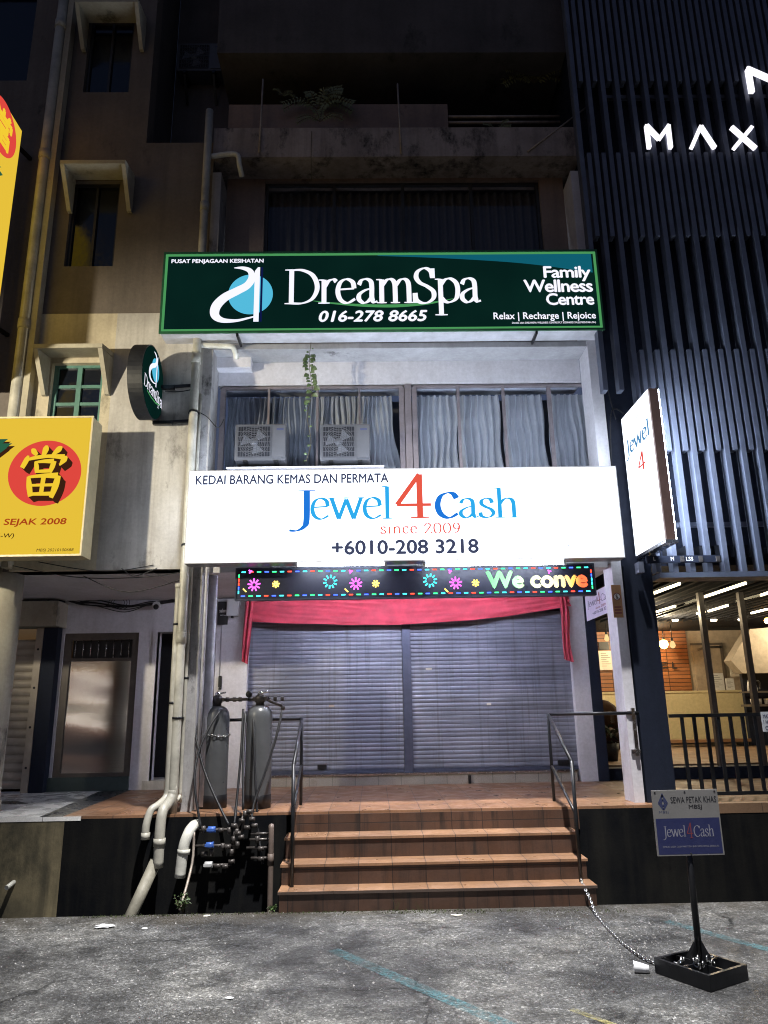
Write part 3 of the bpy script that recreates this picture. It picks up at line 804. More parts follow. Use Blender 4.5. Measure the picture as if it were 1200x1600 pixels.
m = MB(); m.box(XL, XRo, F - .04, Y3 + .2, zB0, zB1); m.build('band_beam', 'band_plaster', shop)
xlo = A(700, 185, F + .3).x
m = MB(); m.box(XL + .1, xlo, F + .30, F + .42, zB1, A(560, 163, F + .3).z); m.build('parapet', 'peach_wall', shop)
m = MB()
for yy in (198, 188, 179):
    p = A(800, yy, F + .3); m.tube([(xlo, F + .34, p.z), (XRo - .1, F + .34, p.z)], .022, 8)
m.build('parapet_rail', 'rust_rod', shop)
# third floor set back and dark
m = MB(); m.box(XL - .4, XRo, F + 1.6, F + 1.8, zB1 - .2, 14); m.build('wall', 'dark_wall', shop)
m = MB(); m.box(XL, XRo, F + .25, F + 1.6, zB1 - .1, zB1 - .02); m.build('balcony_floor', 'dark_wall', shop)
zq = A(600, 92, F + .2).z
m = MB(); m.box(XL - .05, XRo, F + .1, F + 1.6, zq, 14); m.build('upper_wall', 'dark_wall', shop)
for (a, b) in ((375, 430), (640, 760)):
    xa, xb = A(a, 120, F + 1.6).x, A(b, 120, F + 1.6).x
    window(shop, [xa, (xa + xb) / 2, xb], F + 1.595, zB1 + .2, zB1 + 1.5, 'dark_frame', 'dark_glass', .05)

# ================================================================== NEIGHBOUR (left)
XC = A(225, 260, F).x              # its corner above the setback
nb = thing('neighbouring_shophouse', 'brown and cream shophouse with hooded windows left of the drain pipes', 'building', (-5, F, P))
zE = A(150, 490, F).z
XP = A(62, 480, F).x
m = MB(); wy = (F, F + .25)
def wall_holes(mb, x0, x1, z0, z1, holes, y0, y1):
    """wall with rectangular holes stacked in one column (x range shared) """
    hs = sorted(holes, key=lambda h: h[2])
    if not hs: return mb.box(x0, x1, y0, y1, z0, z1)
    hx0 = min(h[0] for h in hs); hx1 = max(h[1] for h in hs)
    mb.box(x0, hx0, y0, y1, z0, z1); mb.box(hx1, x1, y0, y1, z0, z1)
    z = z0
    for h in hs:
        if h[2] > z: mb.box(hx0, hx1, y0, y1, z, h[2])
        z = h[3]
    mb.box(hx0, hx1, y0, y1, z, z1); return mb
def hole(px0, py0, px1, py1, Y=F):
    a, b, c, d = PB(px0, py0, px1, py1, Y); return (a, b, c, d)
H1 = hole(77, 567, 146, 665); H2 = hole(108, 282, 182, 415); H3 = hole(137, 28, 204, 143)
hx0 = min(H1[0], H2[0], H3[0]); hx1 = max(H1[1], H2[1], H3[1])
H1 = (hx0, hx1, H1[2], H1[3]); H2 = (hx0, hx1, H2[2], H2[3]); H3 = (hx0, hx1, H3[2], H3[3])
m = MB(); wall_holes(m, XP, A(178, 560, F).x, CEIL, zE, [H1], *wy); m.build('lower_wall', 'cream_wall', nb)
m = MB(); m.box(A(178, 560, F).x, XL, F, F + .25, CEIL, zE); m.build('lower_wall', 'grey_cream_wall', nb)
m = MB(); wall_holes(m, XP, XC, zE + .003, 14, [H2, H3], F + .012, F + .25)
zS = A(270, 222, F).z
m.box(XC, XL, F + .012, F + .25, zE + .003, zS); m.build('upper_wall', 'brown_wall', nb)
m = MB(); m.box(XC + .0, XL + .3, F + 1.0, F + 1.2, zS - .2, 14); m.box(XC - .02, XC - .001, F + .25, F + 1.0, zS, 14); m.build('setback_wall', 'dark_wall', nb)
m = MB(); m.box(XC, XL, F + .25, F + 1.0, zS - .08, zS - .004); m.build('setback_ledge', 'band_plaster', nb)
def hood(px0, px1, pyt, drop, mat='hood_concrete', ph=8, out=.36):
    Y = F - out
    xa = A(px0, pyt, Y).x; xb = A(px1, pyt, Y).x; z1 = A((px0 + px1) / 2, pyt, Y).z; z0 = z1 - .06
    q = MB(); q.prism([(Y, z0 + .01), (Y, z1), (F + .0, z1 + .07), (F + .0, z0 + .07)], 'x', xa, xb)
    for x in (xa, xb - .05):
        q.prism([(Y + .005, z0 + .008), (F + .0, z0 + .06), (F + .0, z0 - drop), (F - .05, z0 - drop)], 'x', x, x + .05)
    return q
for Hh, hd, fr, pn in ((H1, (52, 160, 537, .42), 'teal_frame', 'dark_glass'), (H2, (94, 196, 250, .42), 'dark_frame', 'dark_glass'), (H3, (117, 216, -2, .42), 'dark_frame', 'dark_glass')):
    xa, xb, za, zb_ = Hh
    wo = window(nb, [xa + .02, (xa + xb) / 2, xb - .02], F + .12, za + .03, zb_ - .03, fr, pn, .055 if fr == 'teal_frame' else .03,
                rows=[za + (zb_ - za) * .38, za + (zb_ - za) * .66] if fr == 'teal_frame' else None)
    hood(*hd).build('window_hood', 'hood_concrete', wo)
# part of the block left of the fat pipe
m = MB(); HL = hole(-70, -20, 50, 124); HL2 = hole(-60, 300, 20, 470)
wall_holes(m, -14, XP, CEIL, 14, [HL], F + .02, F + .25); m.build('side_wall', 'brown_wall', nb)
for hh in (HL, ):
    window(nb, [hh[0] + .02, hh[1] - .02], F + .14, hh[2] + .03, hh[3] - .03, 'dark_frame', 'dark_glass', .03)
m = MB(); xa = A(97, 100, F - .1).x; m.box(xa, xa + .07, F - .12, F - .001, CEIL + .02, 13.9); m.build('downpipe_fin', 'hood_concrete', nb)
# walkway side
m = MB(); m.box(-14, -2.425, F + .05, W + .3, CEIL + .0, CEIL + .12); m.build('walkway_ceiling', 'ceiling_white', nb)
xd0 = A(91, 1100, W).x; xd1 = A(210, 1100, W).x; zd = A(160, 989, W).z; zd0 = A(150, 1214, W).z
xo0 = A(240, 1100, W).x; xo1 = A(345, 1000, W).x - .02
m = MB()
for a, b in ((A(100, 950, W).x - .16, xd0), (xd1, xo0), (xo1, xw0 - .002)): m.box(a, b, W, W + .2, P, CEIL)
m.box(xd0, xd1, W, W + .2, zd, CEIL); m.box(xo0, xo1, W, W + .2, zd, CEIL); m.build('back_wall', 'white_wall', nb)
m = MB(); m.box(xd0 - .12, xd1, W - .04, W + .2, P, zd0); m.build('threshold', 'threshold_paint', nb)
m = MB(); m.box(xo0 - .08, xo1, W - .03, W + .5, P, P + .11); m.build('doorstep', 'grey_cream_wall', nb)
m = MB(); m.box(xo0 - .5, xo1 + .15, W + .51, W + .55, P, CEIL); m.box(xo0 - .5, xo0 - .45, W + .205, W + .505, P, CEIL); m.build('doorway_dark', 'dark_frame', nb)
m = MB()
m.box(xo0 - .05, xo0, W - .025, W + .1, P + .11, zd + .06); m.box(xo1 - .04, xo1 + .02, W - .025, W + .1, P + .11, zd + .06); m.box(xo0, xo1 - .04, W - .025, W + .1, zd, zd + .06); m.build('door_frame', 'white_wall', nb)
dr = MB(); dr.box(xd0, xd0 + .09, W + .02, W + .08, zd0, zd); dr.box(xd1 - .09, xd1, W + .02, W + .08, zd0, zd); dr.box(xd0 + .09, xd1 - .09, W + .02, W + .08, zd - .09, zd); dr.box(xd0 + .09, xd1 - .09, W + .02, W + .08, zd0, zd0 + .05)
zg = A(160, 1028, W).z; dr.box(xd0 + .09, xd1 - .09, W + .02, W + .08, zg - .04, zg)
dr = dr.build('steel_door', 'door_brown', nb)
# slightly dented sheet
vs = []; fs = []; nx, nz = 24, 30
for j in range(nz + 1):
    for i in range(nx + 1):
        u, v = i / nx, j / nz
        vs.append((xd0 + .09 + (xd1 - xd0 - .18) * u, W + .05 + .006 * math.sin(3.6 * v * math.pi + 1.0 * u) * math.sin(math.pi * v) + .0015 * math.sin(5 * u), zd0 + .05 + (zg - .04 - zd0 - .05) * v))
for j in range(nz):
    for i in range(nx): fs.append((j * (nx + 1) + i, j * (nx + 1) + i + 1, (j + 1) * (nx + 1) + i + 1, (j + 1) * (nx + 1) + i))
q = MB(); q.add(vs, fs, True); q.build('panel', 'stainless', dr)
q = MB(); q.box(xd0 + .09, xd1 - .09, W + .09, W + .1, zg, zd - .09); q.build('vent_opening', 'dark_frame', dr)
q = MB()
for i in range(8):
    x = xd0 + .09 + (xd1 - xd0 - .18) * (i + .5) / 8; q.tube([(x, W + .05, zg), (x, W + .05, zd - .09)], .007, 6)
q.build('grille', 'steel_edge', dr)
# beige shutter with jamb, black party post, fascia box
xj = A(66, 1000, W - .1).x; 
s = shutter(-8, xj - .06, P + .05, 2.72, W - .12, .105, 'beige_shutter', nb, .016)
m = MB(); m.box(xj - .06, xj + .03, W - .16, W - .06, P, 2.78)
m.build('shutter_jamb', 'beige_shutter', nb)
m = MB()
for z in (1.0, 1.5, 2.0, 2.5): m.mark().tube([(xj - .015, W - .165, z), (xj - .015, W - .158, z)], .016, 8)
m.build('bolt', 'black_metal', nb)
m = MB(); m.box(xj + .035, A(101, 1000, W).x - .04, W - .15, W + .1, P, CEIL); m.build('party_post', 'navy_pillar', nb)
m = MB(); m.box(-8, A(93, 940, W - .3).x, W - .34, W - .0, 2.79, 3.12); m.build('shutter_box', 'hood_concrete', nb)
col = A(12, 1000, F + .25); 
m = MB(); m.lathe((A(35, 894, F + .2).x - .22, F + .22, P), [(.235, 0), (.235, .1), (.22, .12), (.22, 3.0), (.0, 3.0)], 28); m.build('column', 'hood_concrete', nb)

# ================================================================== HOTEL (right)
ht = thing('hotel_building', 'dark hotel front of vertical metal fins on the right', 'building', (5.5, F, P))
m = MB(); m.box(XRo + .012, 12, F + .02, F + .22, 3.12, 14); m.build('backing_wall', 'hotel_back', ht)
xh0 = 2.755; xh1 = xh0 + .30
m = MB(); m.box(xh0, xh1, F - .02, F + .4, P, 3.118); m.build('corner_pillar', 'navy_pillar', ht)
YFN = F - .26
zfb = A(1100, 893, YFN).z; sp = .1835
xf0 = A(1003, 893, YFN).x
def fin(x, z0, z1, dep=.12, wd=.055, Y=YFN):
    q = MB(); q.box(x - wd / 2, x + wd / 2, Y, Y + dep, z0, z1); return q.build('fin', 'fin_metal', ht)
nl = 22
z703 = A(1100, 703, YFN).z; z545 = A(1050, 546, YFN).z; z370 = A(1050, 368, YFN).z; z240 = A(1050, 238, YFN).z
f0 = None
fin(xf0, zfb, 3.12); fin(xf0, 5.1, 13.8); fin(xf0 - sp, 5.1, 13.8)      # stop short of the blade sign
for k in range(1, nl):
    fin(xf0 + k * sp, zfb, 13.8)
for k in range(-1, nl):
    x = xf0 + (k + .5) * sp
    if k > 0: fin(x, z703, z545, .115, .052)
    fin(x, z370, z240, .115, .052); fin(x, z240 + 1.1, 13.7, .115, .052)
m = MB(); m.box(XRo + .012, XRo + .2, F + .221, F + 4, 8.0, 14); m.build('flank_wall', 'hotel_back', ht)
m = MB(); p = A(1100, 823, F); m.box(xh1, 9, F - .11, F - .06, p.z - .025, p.z + .025)
for z in (5.5, 7.5, 9.3): m.box(xh1, 9, F - .11, F - .06, z - .025, z + .025)
m.build('cross_rail', 'fin_metal', ht)
m = MB(); m.box(xh1 + .0, 12, YFN + .0, F + .018, zfb - .06, zfb - .004); m.build('canopy_edge', 'fin_metal', ht)
zc = zfb - .02
m = MB(); m.box(xh1, 12, F + .4, 19, 3.30, 3.42)
for k in range(26):
    m.box(xh1 + k * .16, xh1 + k * .16 + .05, F - .2, 14, 3.17, 3.298)
m.build('batten_ceiling', 'hotel_ceiling', ht)
m = MB(); m.box(2.76, 12, F + .221, F + .399, 3.12, 3.42); m.build('soffit_beam', 'hotel_back', ht)
for lx, ly, le in ((5.2, 13.2, 170), (8.0, 13.5, 140), (6.0, 16.2, 120), (4.2, 11.5, 60)):
    lamp('lobby_fill_light', 'POINT', (lx, ly, 3.05), le, (1.0, .80, .50), .06)  # unseen point lights added to brighten the lobby
# glazed front on a dark plinth
YG = W + .05
m = MB(); m.box(2.80, 12, YG, YG + .3, P, A(1060, 1199, YG).z); m.build('plinth', 'navy_pillar', ht)
zpl = A(1060, 1199, YG).z
g = MB(); g.quad((xw3 + .27, YG + .1, zpl), (12, YG + .1, zpl), (12, YG + .1, 3.17), (xw3 + .27, YG + .1, 3.17)); gl = g.build('glass_front', 'shop_glass', ht)
for a, yy in (((1112, 1000), 0), ((1178, 1000), 0), ((1262, 1000), 0)):
    x = A(a[0] + 8, 1100, YG).x
    m = MB(); m.box(x - .035, x + .035, YG + .06, YG + .14, zpl, 3.17); m.build('mullion', 'door_brown', gl)
# interior
zfi = .86
m = MB(); m.quad((2.8, YG + .3, zfi), (13, YG + .3, zfi), (13, 18.5, zfi), (2.8, 18.5, zfi)); m.quad((2.8, YG + .3, zfi), (13, YG + .3, zfi), (13, YG + .3, P), (2.8, YG + .3, P)); m.build('lobby_floor', 'wood_floor', ht)
YB = 17.2
xwd = A(1076, 1030, YB).x
m = MB(); m.box(3.0, xwd, YB, YB + .1, zfi, 4.6); m.build('timber_wall', 'wood_planks', ht)
m = MB(); m.box(xwd, 14, YB + .05, YB + .15, zfi, 4.6); m.box(2.8, 2.9, W + .5, YB, zfi, 4.6); m.build('lobby_wall', 'interior_wall', ht)
q1 = A(1142, 1015, 14.2)
m = MB(); m.prism([(A(1142, 1032, 14.2).x, A(1142, 1032, 14.2).z), (A(1172, 983, 14.2).x, A(1172, 983, 14.2).z), (13, A(1172, 983, 14.2).z + .4), (13, A(1142, 1052, 14.2).z), (A(1160, 1052, 14.2).x, A(1160, 1052, 14.2).z)], 'y', 14.2, 14.5); m.build('stair_soffit', 'interior_wall', ht)
m = MB(); m.box(A(1160, 1060, 14.6).x, 14, 14.6, 14.7, zfi, A(1160, 1052, 14.6).z); m.build('lobby_recess', 'navy_pillar', ht)
xdd0, xdd1 = A(1086, 1040, YB).x, A(1130, 1040, YB).x; zdd = A(1100, 1008, YB).z
m = MB(); m.box(xdd0, xdd1, YB + .02, YB + .048, zfi, zdd); dd = m.build('lobby_door', 'interior_wall', ht)
m = MB(); m.box(xdd1 - .02, xdd1 + .05, YB + .0, YB + .047, zfi, zdd + .05); m.box(xdd0 - .05, xdd1 - .022, YB + .0, YB + .019, zdd, zdd + .05); m.build('door_frame', 'door_brown', dd)
m = MB()
q = A(1102, 1014, YB); m.tube([(q.x - .2, YB - .03, q.z - .02), (q.x, YB - .06, q.z + .04), (q.x + .35, YB - .03, q.z + .04)], .025, 6); m.build('door_closer', 'door_brown', dd)
m = MB()
for ch, bx in (('E', (1032, 1034, 1043, 1045)), ('L', (1050, 1034, 1058, 1045)), ):
    putF(m, sans(ch, .02), *bx, YB - .06)
putF(m, sans('V', .02), 1015, 1034, 1025, 1045, YB - .06)
m.build('wall_lettering', 'black_print', ht)
# ------------------------------------------------------------------ hotel objects
ct = thing('reception_counter', 'pale yellow stone reception counter inside the hotel lobby', 'counter', (6.5, 15.4, zfi))
zc1 = A(1040, 1080, 15.4).z
xc_0 = 3.3; xc_1 = A(1166, 1120, 15.4).x
m = MB(); m.box(xc_0, xc_1, 15.4, 16.0, zfi + .04, zc1 - .04); m.build('body', 'counter_stone', ct)
m = MB(); m.box(xc_0 - .01, xc_1 + .015, 15.37, 16.03, zc1 - .0395, zc1); m.build('top', 'counter_stone', ct)
bn = thing('lobby_bench', 'long low timber bench standing before the lobby counter', 'bench', (5.6, 14.6, zfi))
zbn = A(1100, 1155, 14.6).z
m = MB(); m.box(4.6, A(1168, 1155, 14.6).x, 14.45, 14.8, zbn - .05, zbn); m.build('seat', 'bench_wood', bn)
for x in (4.75, A(1120, 1155, 14.6).x, A(1160, 1155, 14.6).x):
    m = MB(); m.box(x - .05, x + .05, 14.5, 14.75, zfi, zbn - .051); m.build('leg', 'black_metal', bn)
def pendant(px, py, Y, mat, label, r=.055):
    p = A(px, py, Y); t = thing('pendant_bulb', label, 'pendant lamp', (p.x, Y, p.z - .1), 'bare bulbs hanging in the hotel lobby')
    m = MB(); m.tube([(p.x, Y, p.z + .12), (p.x, Y, 3.28)], .008, 6); m.build('cord', 'black_metal', t)
    m = MB(); m.lathe((p.x, Y, p.z), [(.0, .16), (.028, .15), (.028, .09), (.0, .085)], 10); m.build('socket', 'black_metal', t)
    m = MB(); m.lathe((p.x, Y, p.z), [(.0, -r * 1.1), (r * .6, -r * .9), (r, -r * .2), (r * .8, r * .6), (.025, .085)], 14); m.build('bulb', mat, t)
    return t
pendant(1037, 1006, 16.6, 'bulb_warm', 'bright glowing amber bulb before the timber lobby wall', .10)
pendant(1051, 1008, 15.2, 'bulb_clear_glow', 'unlit clear pendant bulb right of the glowing amber bulb', .06)
pendant(948, 998, 15.2, 'bulb_clear_glow', 'dark pendant bulb seen between the white wing wall and pillar', .05)
def strip(a, b, z, label, wd=.026):
    p = G2(a[0], a[1], z); q = G2(b[0], b[1], z)
    m = MB(); m.bar(p, q, wd, .03); return tag(m.build('strip_light', 'strip_warm'), label, 'ceiling lamp', 'warm strip lights on the hotel ceiling')
def G2(px, py, z):
    d = ray(px, py); t_ = (z - CAM_H) / d.z
    return Vector((d.x * t_, d.y * t_, z))
strip((1018, 928), (1062, 912), 3.15, 'strip light on the outer hotel ceiling nearest the dark pillar')
strip((1102, 932), (1165, 911), 3.15, 'longest warm strip light, middle of the outer hotel ceiling')
strip((1189, 930), (1240, 913), 3.15, 'strip light on the outer hotel ceiling cut by the right edge')
strip((1022, 957), (1055, 947), 3.15, 'thin strip light behind the one nearest the dark pillar')
strip((1107, 955), (1137, 946), 3.15, 'thin inner strip light just left of the brown glass mullion')
strip((1089, 959), (1101, 956), 3.15, 'shortest strip light left of the first mullion', .03)
strip((1174, 958), (1198, 952), 3.15, 'thin inner strip light near the right edge')
def downlight(px, py, label):
    p = G2(px, py, 3.15); m = MB(); m.lathe(p, [(.0, -.03), (.05, -.03), (.06, .0), (.0, .0)], 14)
    return tag(m.build('downlight', 'spot_warm'), label, 'ceiling lamp', 'round downlights in the hotel lobby')
downlight(1158, 967, 'round lobby downlight right of the first brown mullion'); downlight(1115, 968, 'small lobby downlight left of the first brown mullion'); downlight(1055, 968, 'small lobby downlight above the amber bulb')
m = MB(); p = A(1199, 970, 12.5); m.sphere(p, .05); tag(m.build('wall_lamp', 'bulb_warm'), 'round warm lamp at the right edge inside the glass front', 'lamp')
def sheet(name, px0, py0, px1, py1, Y, mat, label, cat, par=None, lines=True, group=None):
    a, b, c, d = PB(px0, py0, px1, py1, Y)
    t = thing(name, label, cat, (a, Y, c), group)
    m = MB(); m.box(a, b, Y - .012, Y, c, d); m.build('sheet', mat, t)
    if lines:
        m = MB(); h = d - c
        for i in range(7):
            z = d - h * (.14 + .11 * i); m.box(a + (b - a) * .15, a + (b - a) * (.55 + .3 * ((i * 7) % 3) / 2), Y - .0135, Y - .0122, z, z + h * .02)
        m.build('print', 'black_print', t)
    return t
sheet('notice_board', 936, 1017, 957, 1047, YB - .05, 'paper', 'pale notice sheet on timber wall left of the white pillar', 'notice')
sheet('small_screen', 936, 1003, 951, 1015, YB - .05, 'black_paint', 'small black screen above the pale notice sheet', 'screen', lines=False)
sheet('framed_certificate', 1140, 1032, 1156, 1057, 16.9, 'paper', 'framed certificate hung right of the lobby door', 'certificate')
sheet('counter_notice', 1112, 1052, 1131, 1079, 15.5, 'plastic_white', 'tall white notice standing on the counter beside the mullion', 'notice')
sheet('counter_notice', 1134, 1060, 1147, 1078, 15.5, 'plastic_white', 'short white notice standing at the right end of counter', 'notice')
sheet('paper_notice', 1190, 1112, 1215, 1143, EDGE + .10, 'plastic_white', 'white paper notice tied on the black railing at the right edge', 'notice', lines=False)
m = MB()
for s_, bx in (('MAX', (1192, 1116, 1203, 1122)), ('1 HO', (1193, 1125, 1204, 1131)), ('O', (1196, 1134, 1201, 1141))): putF(m, sans(s_, .015), *bx, EDGE + .086)
pn = [o for o in bpy.data.objects if o.name.startswith('paper_notice')][0]; m.build('lettering', 'navy_print', pn)
kt = thing('kettle', 'pale electric kettle on the side table by the right mullion', 'kettle', (A(1176, 1080, 14.2).x, 14.2, A(1176, 1080, 14.2).z))
p = A(1176, 1080, 14.2); m = MB(); m.lathe(p, [(.0, 0), (.09, 0), (.085, .1), (.06, .2), (.0, .22)], 14); m.build('body', 'plastic_white', kt)
m = MB(); m.tube(catmull([p + Vector((.06, 0, .19)), p + Vector((.15, 0, .17)), p + Vector((.15, 0, .05)), p + Vector((.085, 0, .03))]), .014, 6); m.build('handle', 'black_metal', kt)
st_ = thing('side_table', 'dark side table with crockery near the right mullion', 'table', (p.x, 14.2, zfi))
m = MB(); m.box(p.x - .12, p.x + .9, 14.0, 14.5, p.z - .28, p.z - .24); m.box(p.x - .12, p.x + .9, 14.0, 14.5, p.z - .03, p.z); m.build('top', 'door_brown', st_)
for dx in (-.1, .86):
    m = MB(); m.box(p.x + dx, p.x + dx + .04, 14.05, 14.1, zfi, p.z - .031); m.build('leg', 'black_metal', st_)
cb_ = thing('stacked_cups', 'white cups on the lower shelf of the side table', 'cups', (p.x, 14.1, p.z - .24))
for i in range(5):
    m = MB(); m.lathe((p.x - .05 + i * .13, 14.15, p.z - .239), [(.0, 0), (.035, 0), (.045, .1), (.042, .1), (.03, .01)], 10); m.build('cup', 'plastic_white', cb_)
# dark armchair and potted plant in the gap left of the pillar
ac_ = thing('armchair', 'brown rounded armchair in the gap behind the white pillar', 'armchair', (A(948, 1185, 11.5).x, 11.5, zfi))
p = A(948, 1185, 11.5)
m = MB(); m.sphere((p.x, 11.5, zfi + .28), .26, 14, 8, (1, 1, .8)); m.build('seat', 'chair_brown', ac_)
m = MB(); m.sphere((p.x + .05, 11.7, zfi + .55), .30, 14, 8, (1, .5, 1.1)); m.build('backrest', 'chair_brown', ac_)
def leaf_cluster(mb, c, n, spread, size, seed, up=.5, droop=.3):
    rnd = random.Random(seed)
    for i in range(n):
        a = rnd.uniform(0, 2 * math.pi); el = rnd.uniform(-.3, 1.2)
        d = Vector((math.cos(a) * math.cos(el), math.sin(a) * math.cos(el) * .6, math.sin(el) * up + .1))
        p = Vector(c) + Vector((rnd.gauss(0, spread), rnd.gauss(0, spread * .6), rnd.gauss(0, spread)))
        L = size * rnd.uniform(.6, 1.3); s = d.cross(Vector((rnd.uniform(-.4, .4), rnd.uniform(-.4, .4), 1))).normalized() * L * .22
        e = p + d.normalized() * L; m_ = p.lerp(e, .45) + Vector((0, 0, L * .08)); e = e - Vector((0, 0, L * droop))
        mb.add([p, m_ + s, e, m_ - s], [(0, 1, 2), (0, 2, 3)], False)
    return mb
pl = thing('potted_plant', 'dim leafy plant in a dark pot behind glass left of the white pillar', 'plant', (A(950, 1140, 11.3).x, 11.3, zfi))
p = A(950, 1140, 11.3)
m = MB(); m.lathe((p.x, 11.3, zfi), [(.0, 0), (.10, 0), (.14, .25), (.12, .25), (.0, .2)], 16); m.build('pot', 'black_paint', pl)
m = MB(); m.tube([(p.x, 11.3, zfi + .2), (p.x + .01, 11.3, p.z - .1)], .012, 6); m.build('stem', 'stem', pl)
m = MB(); leaf_cluster(m, (p.x, 11.3, p.z - .10), 46, .08, .15, 3); m.build('foliage', 'leaf_deep', pl)

# black railing of the hotel walkway
rl = thing('black_railing', 'black metal baluster railing along the hotel walkway edge', 'railing', (4, EDGE + .08, P))
YR = EDGE + .13; zt_ = A(1100, 1115, YR).z; zb_ = A(1120, 1240, YR).z
m = MB(); m.box(xh1 + .005, 9, YR - .022, YR + .022, zt_ - .035, zt_); m.build('top_rail', 'black_metal', rl)
m = MB(); m.box(xh1 + .005, 9, YR - .018, YR + .018, zb_ - .015, zb_ + .02); m.build('bottom_rail', 'black_metal', rl)
xb = A(1066, 1130, YR).x; dxb = A(1085, 1130, YR).x - xb
for k in range(24):
    m = MB(); x = xb + k * dxb; m.box(x - .016, x + .016, YR - .012, YR + .012, zb_ + .0205, zt_ - .0355); m.build('baluster', 'black_metal', rl)
for k in (9, 22):
    m = MB(); x = xb + (k + .5) * dxb; m.box(x - .02, x + .02, YR - .016, YR + .016, P, zb_ - .0155); m.build('foot', 'black_metal', rl)

# MAX letters
mx = thing('hotel_letters', 'white backlit letters M A X on the dark fins', 'sign', (A(1100, 230, YFN).x, YFN, A(1100, 232, YFN).z))
YM = YFN - .05
def letter_strokes(strokes, wd):
    m = MB()
    for k, (a, b) in enumerate(strokes):
        a = A(*a, YM - .0008 * k); b = A(*b, YM - .0008 * k); m.bar(a, b, .05, wd, up=(0, 1, 0)) if False else None
        d = (b - a).normalized(); s = Vector((-d.z, 0, d.x)) * wd / 2
        v = [a + s, b + s, b - s, a - s]; v2 = [q + Vector((0, .05, 0)) for q in v]
        m.add(v + v2, [(0, 1, 2, 3), (7, 6, 5, 4), (0, 4, 5, 1), (1, 5, 6, 2), (2, 6, 7, 3), (3, 7, 4, 0)])
    return m
letter_strokes([((1011, 194), (1015.5, 229)), ((1011, 194), (1031, 215)), ((1031, 215), (1046, 194)), ((1045, 194), (1049, 229))], .045).build('letter', 'max_white', mx)
letter_strokes([((1081.5, 229), (1096, 195.5)), ((1096, 195.5), (1118, 229))], .045).build('letter', 'max_white', mx)
letter_strokes([((1144, 196.5), (1182, 230)), ((1176, 196.5), (1148, 230))], .045).build('letter', 'max_white', mx)
lg = thing('hotel_emblem', 'white backlit angular emblem above the hotel letters', 'sign', (A(1185, 140, YFN).x, YFN, A(1185, 146, YFN).z))
m = letter_strokes([((1170, 106), (1176, 142)), ((1170, 106), (1216, 126)), ((1216, 126), (1262, 96)), ((1262, 96), (1266, 134))], .062)
for (q, k) in (((1170, 106), 5), ((1176, 142), 6), ((1216, 126), 7)):
    p = A(*q, YM - .0008 * k); m.disc((p.x, p.y, p.z), .031, (1, 0, 0), (0, 0, 1), 16)
m.build('emblem', 'max_white', lg)
# address strip under the fins
ad = thing('address_strip', 'black strip sign with small white letters under the fins', 'sign', (A(1070, 872, F - .3).x, F - .3, A(1070, 880, F - .3).z))
a, b, c, d = PB(1010, 868, 1127, 879, F - .32)
m = MB(); m.box(a, b, F - .32, F - .29, c, d); m.build('panel', 'hotel_back', ad)
m = MB()
for s_, bx in (('L', (1021, 870, 1024, 876)), ('M', (1048, 870, 1053, 876)), ('LSS', (1072, 870, 1083, 876))): putF(m, sans(s_, .02), *bx, F - .3212)
m.build('lettering', 'white_print', ad)
m = MB()
for px in (1066, 1095, 1122): q = A(px, 873, F - .33); m.mark().box(q.x - .02, q.x + .02, F - .335, F - .3225, q.z - .03, q.z + .03)
m.build('clip', 'fitting', ad)

# ================================================================== SIGNS
# DreamSpa light box
YD = F - .27
a, b, c, d = A(258, 396, YD).x - .0, A(937, 450, YD).x, A(600, 517, YD).z, A(600, 394, YD).z
a = A(254, 455, YD).x
ds = thing('lightbox_sign', 'dark green lit spa sign with white letters on the second floor', 'sign', ((a + b) / 2, YD, c))
fw = .045
m = MB(); m.box(a, b, YD + .012, F - .002, c, d); m.build('box', 'sign_tray', ds)
m = MB(); m.box(a - .01, b + .01, YD - .012, YD + .0115, c - .012, c + .012); m.box(a - .01, b + .01, YD - .012, YD + .0115, d - .012, d + .012)
m.box(a - .01, a + .012, YD - .012, YD + .0115, c + .0121, d - .0121); m.box(b - .012, b + .01, YD - .012, YD + .0115, c + .0121, d - .0121); m.build('frame', 'sign_frame_green', ds)
m = MB(); m.quad((a + .012, YD, c + .012), (b - .012, YD, c + .012), (b - .012, YD, d - .012), (a + .012, YD, d - .012)); m.build('face', 'spa_face', ds)
m = MB(); e = .042
for (p0, p1, q0, q1) in ((a + .012, b - .012, c + .012, c + e), (a + .012, b - .012, d - e, d - .012), (a + .012, a + e, c + e, d - e), (b - e, b - .012, c + e, d - e)):
    m.quad((p0, YD - .0015, q0), (p1, YD - .0015, q0), (p1, YD - .0015, q1), (p0, YD - .0015, q1))
m.build('border', 'spa_green', ds)
m = MB(); cv = catmull([A(590, 400, YD), A(700, 404, YD), A(820, 412, YD), A(926, 426, YD)], 8)
top = d - e
vs = []; 
for p in cv: vs += [(p.x, YD - .003, min(p.z, top)), (p.x, YD - .003, top)]
m.add(vs, [(2 * i, 2 * i + 2, 2 * i + 3, 2 * i + 1) for i in range(len(cv) - 1)]); m.build('swoosh', 'spa_teal', ds)
m = MB(); cv = [A(px, py, YD) for px, py in ((480, 469), (520, 474), (570, 477.5), (620, 478), (670, 474), (712, 466))]
th = [.0, .02, .035, .04, .03, .0]; cv2 = catmull(cv, 6); vs = []
for i, p in enumerate(cv2):
    t_ = i / (len(cv2) - 1) * 5; k = int(min(t_, 4)); ww = th[k] + (th[k + 1] - th[k]) * (t_ - k); vs += [(p.x, YD - .0035, p.z - ww / 2), (p.x, YD - .0035, p.z + ww / 2)]
m.add(vs, [(2 * i, 2 * i + 2, 2 * i + 3, 2 * i + 1) for i in range(len(cv2) - 1)]); m.build('underline', 'spa_green', ds)
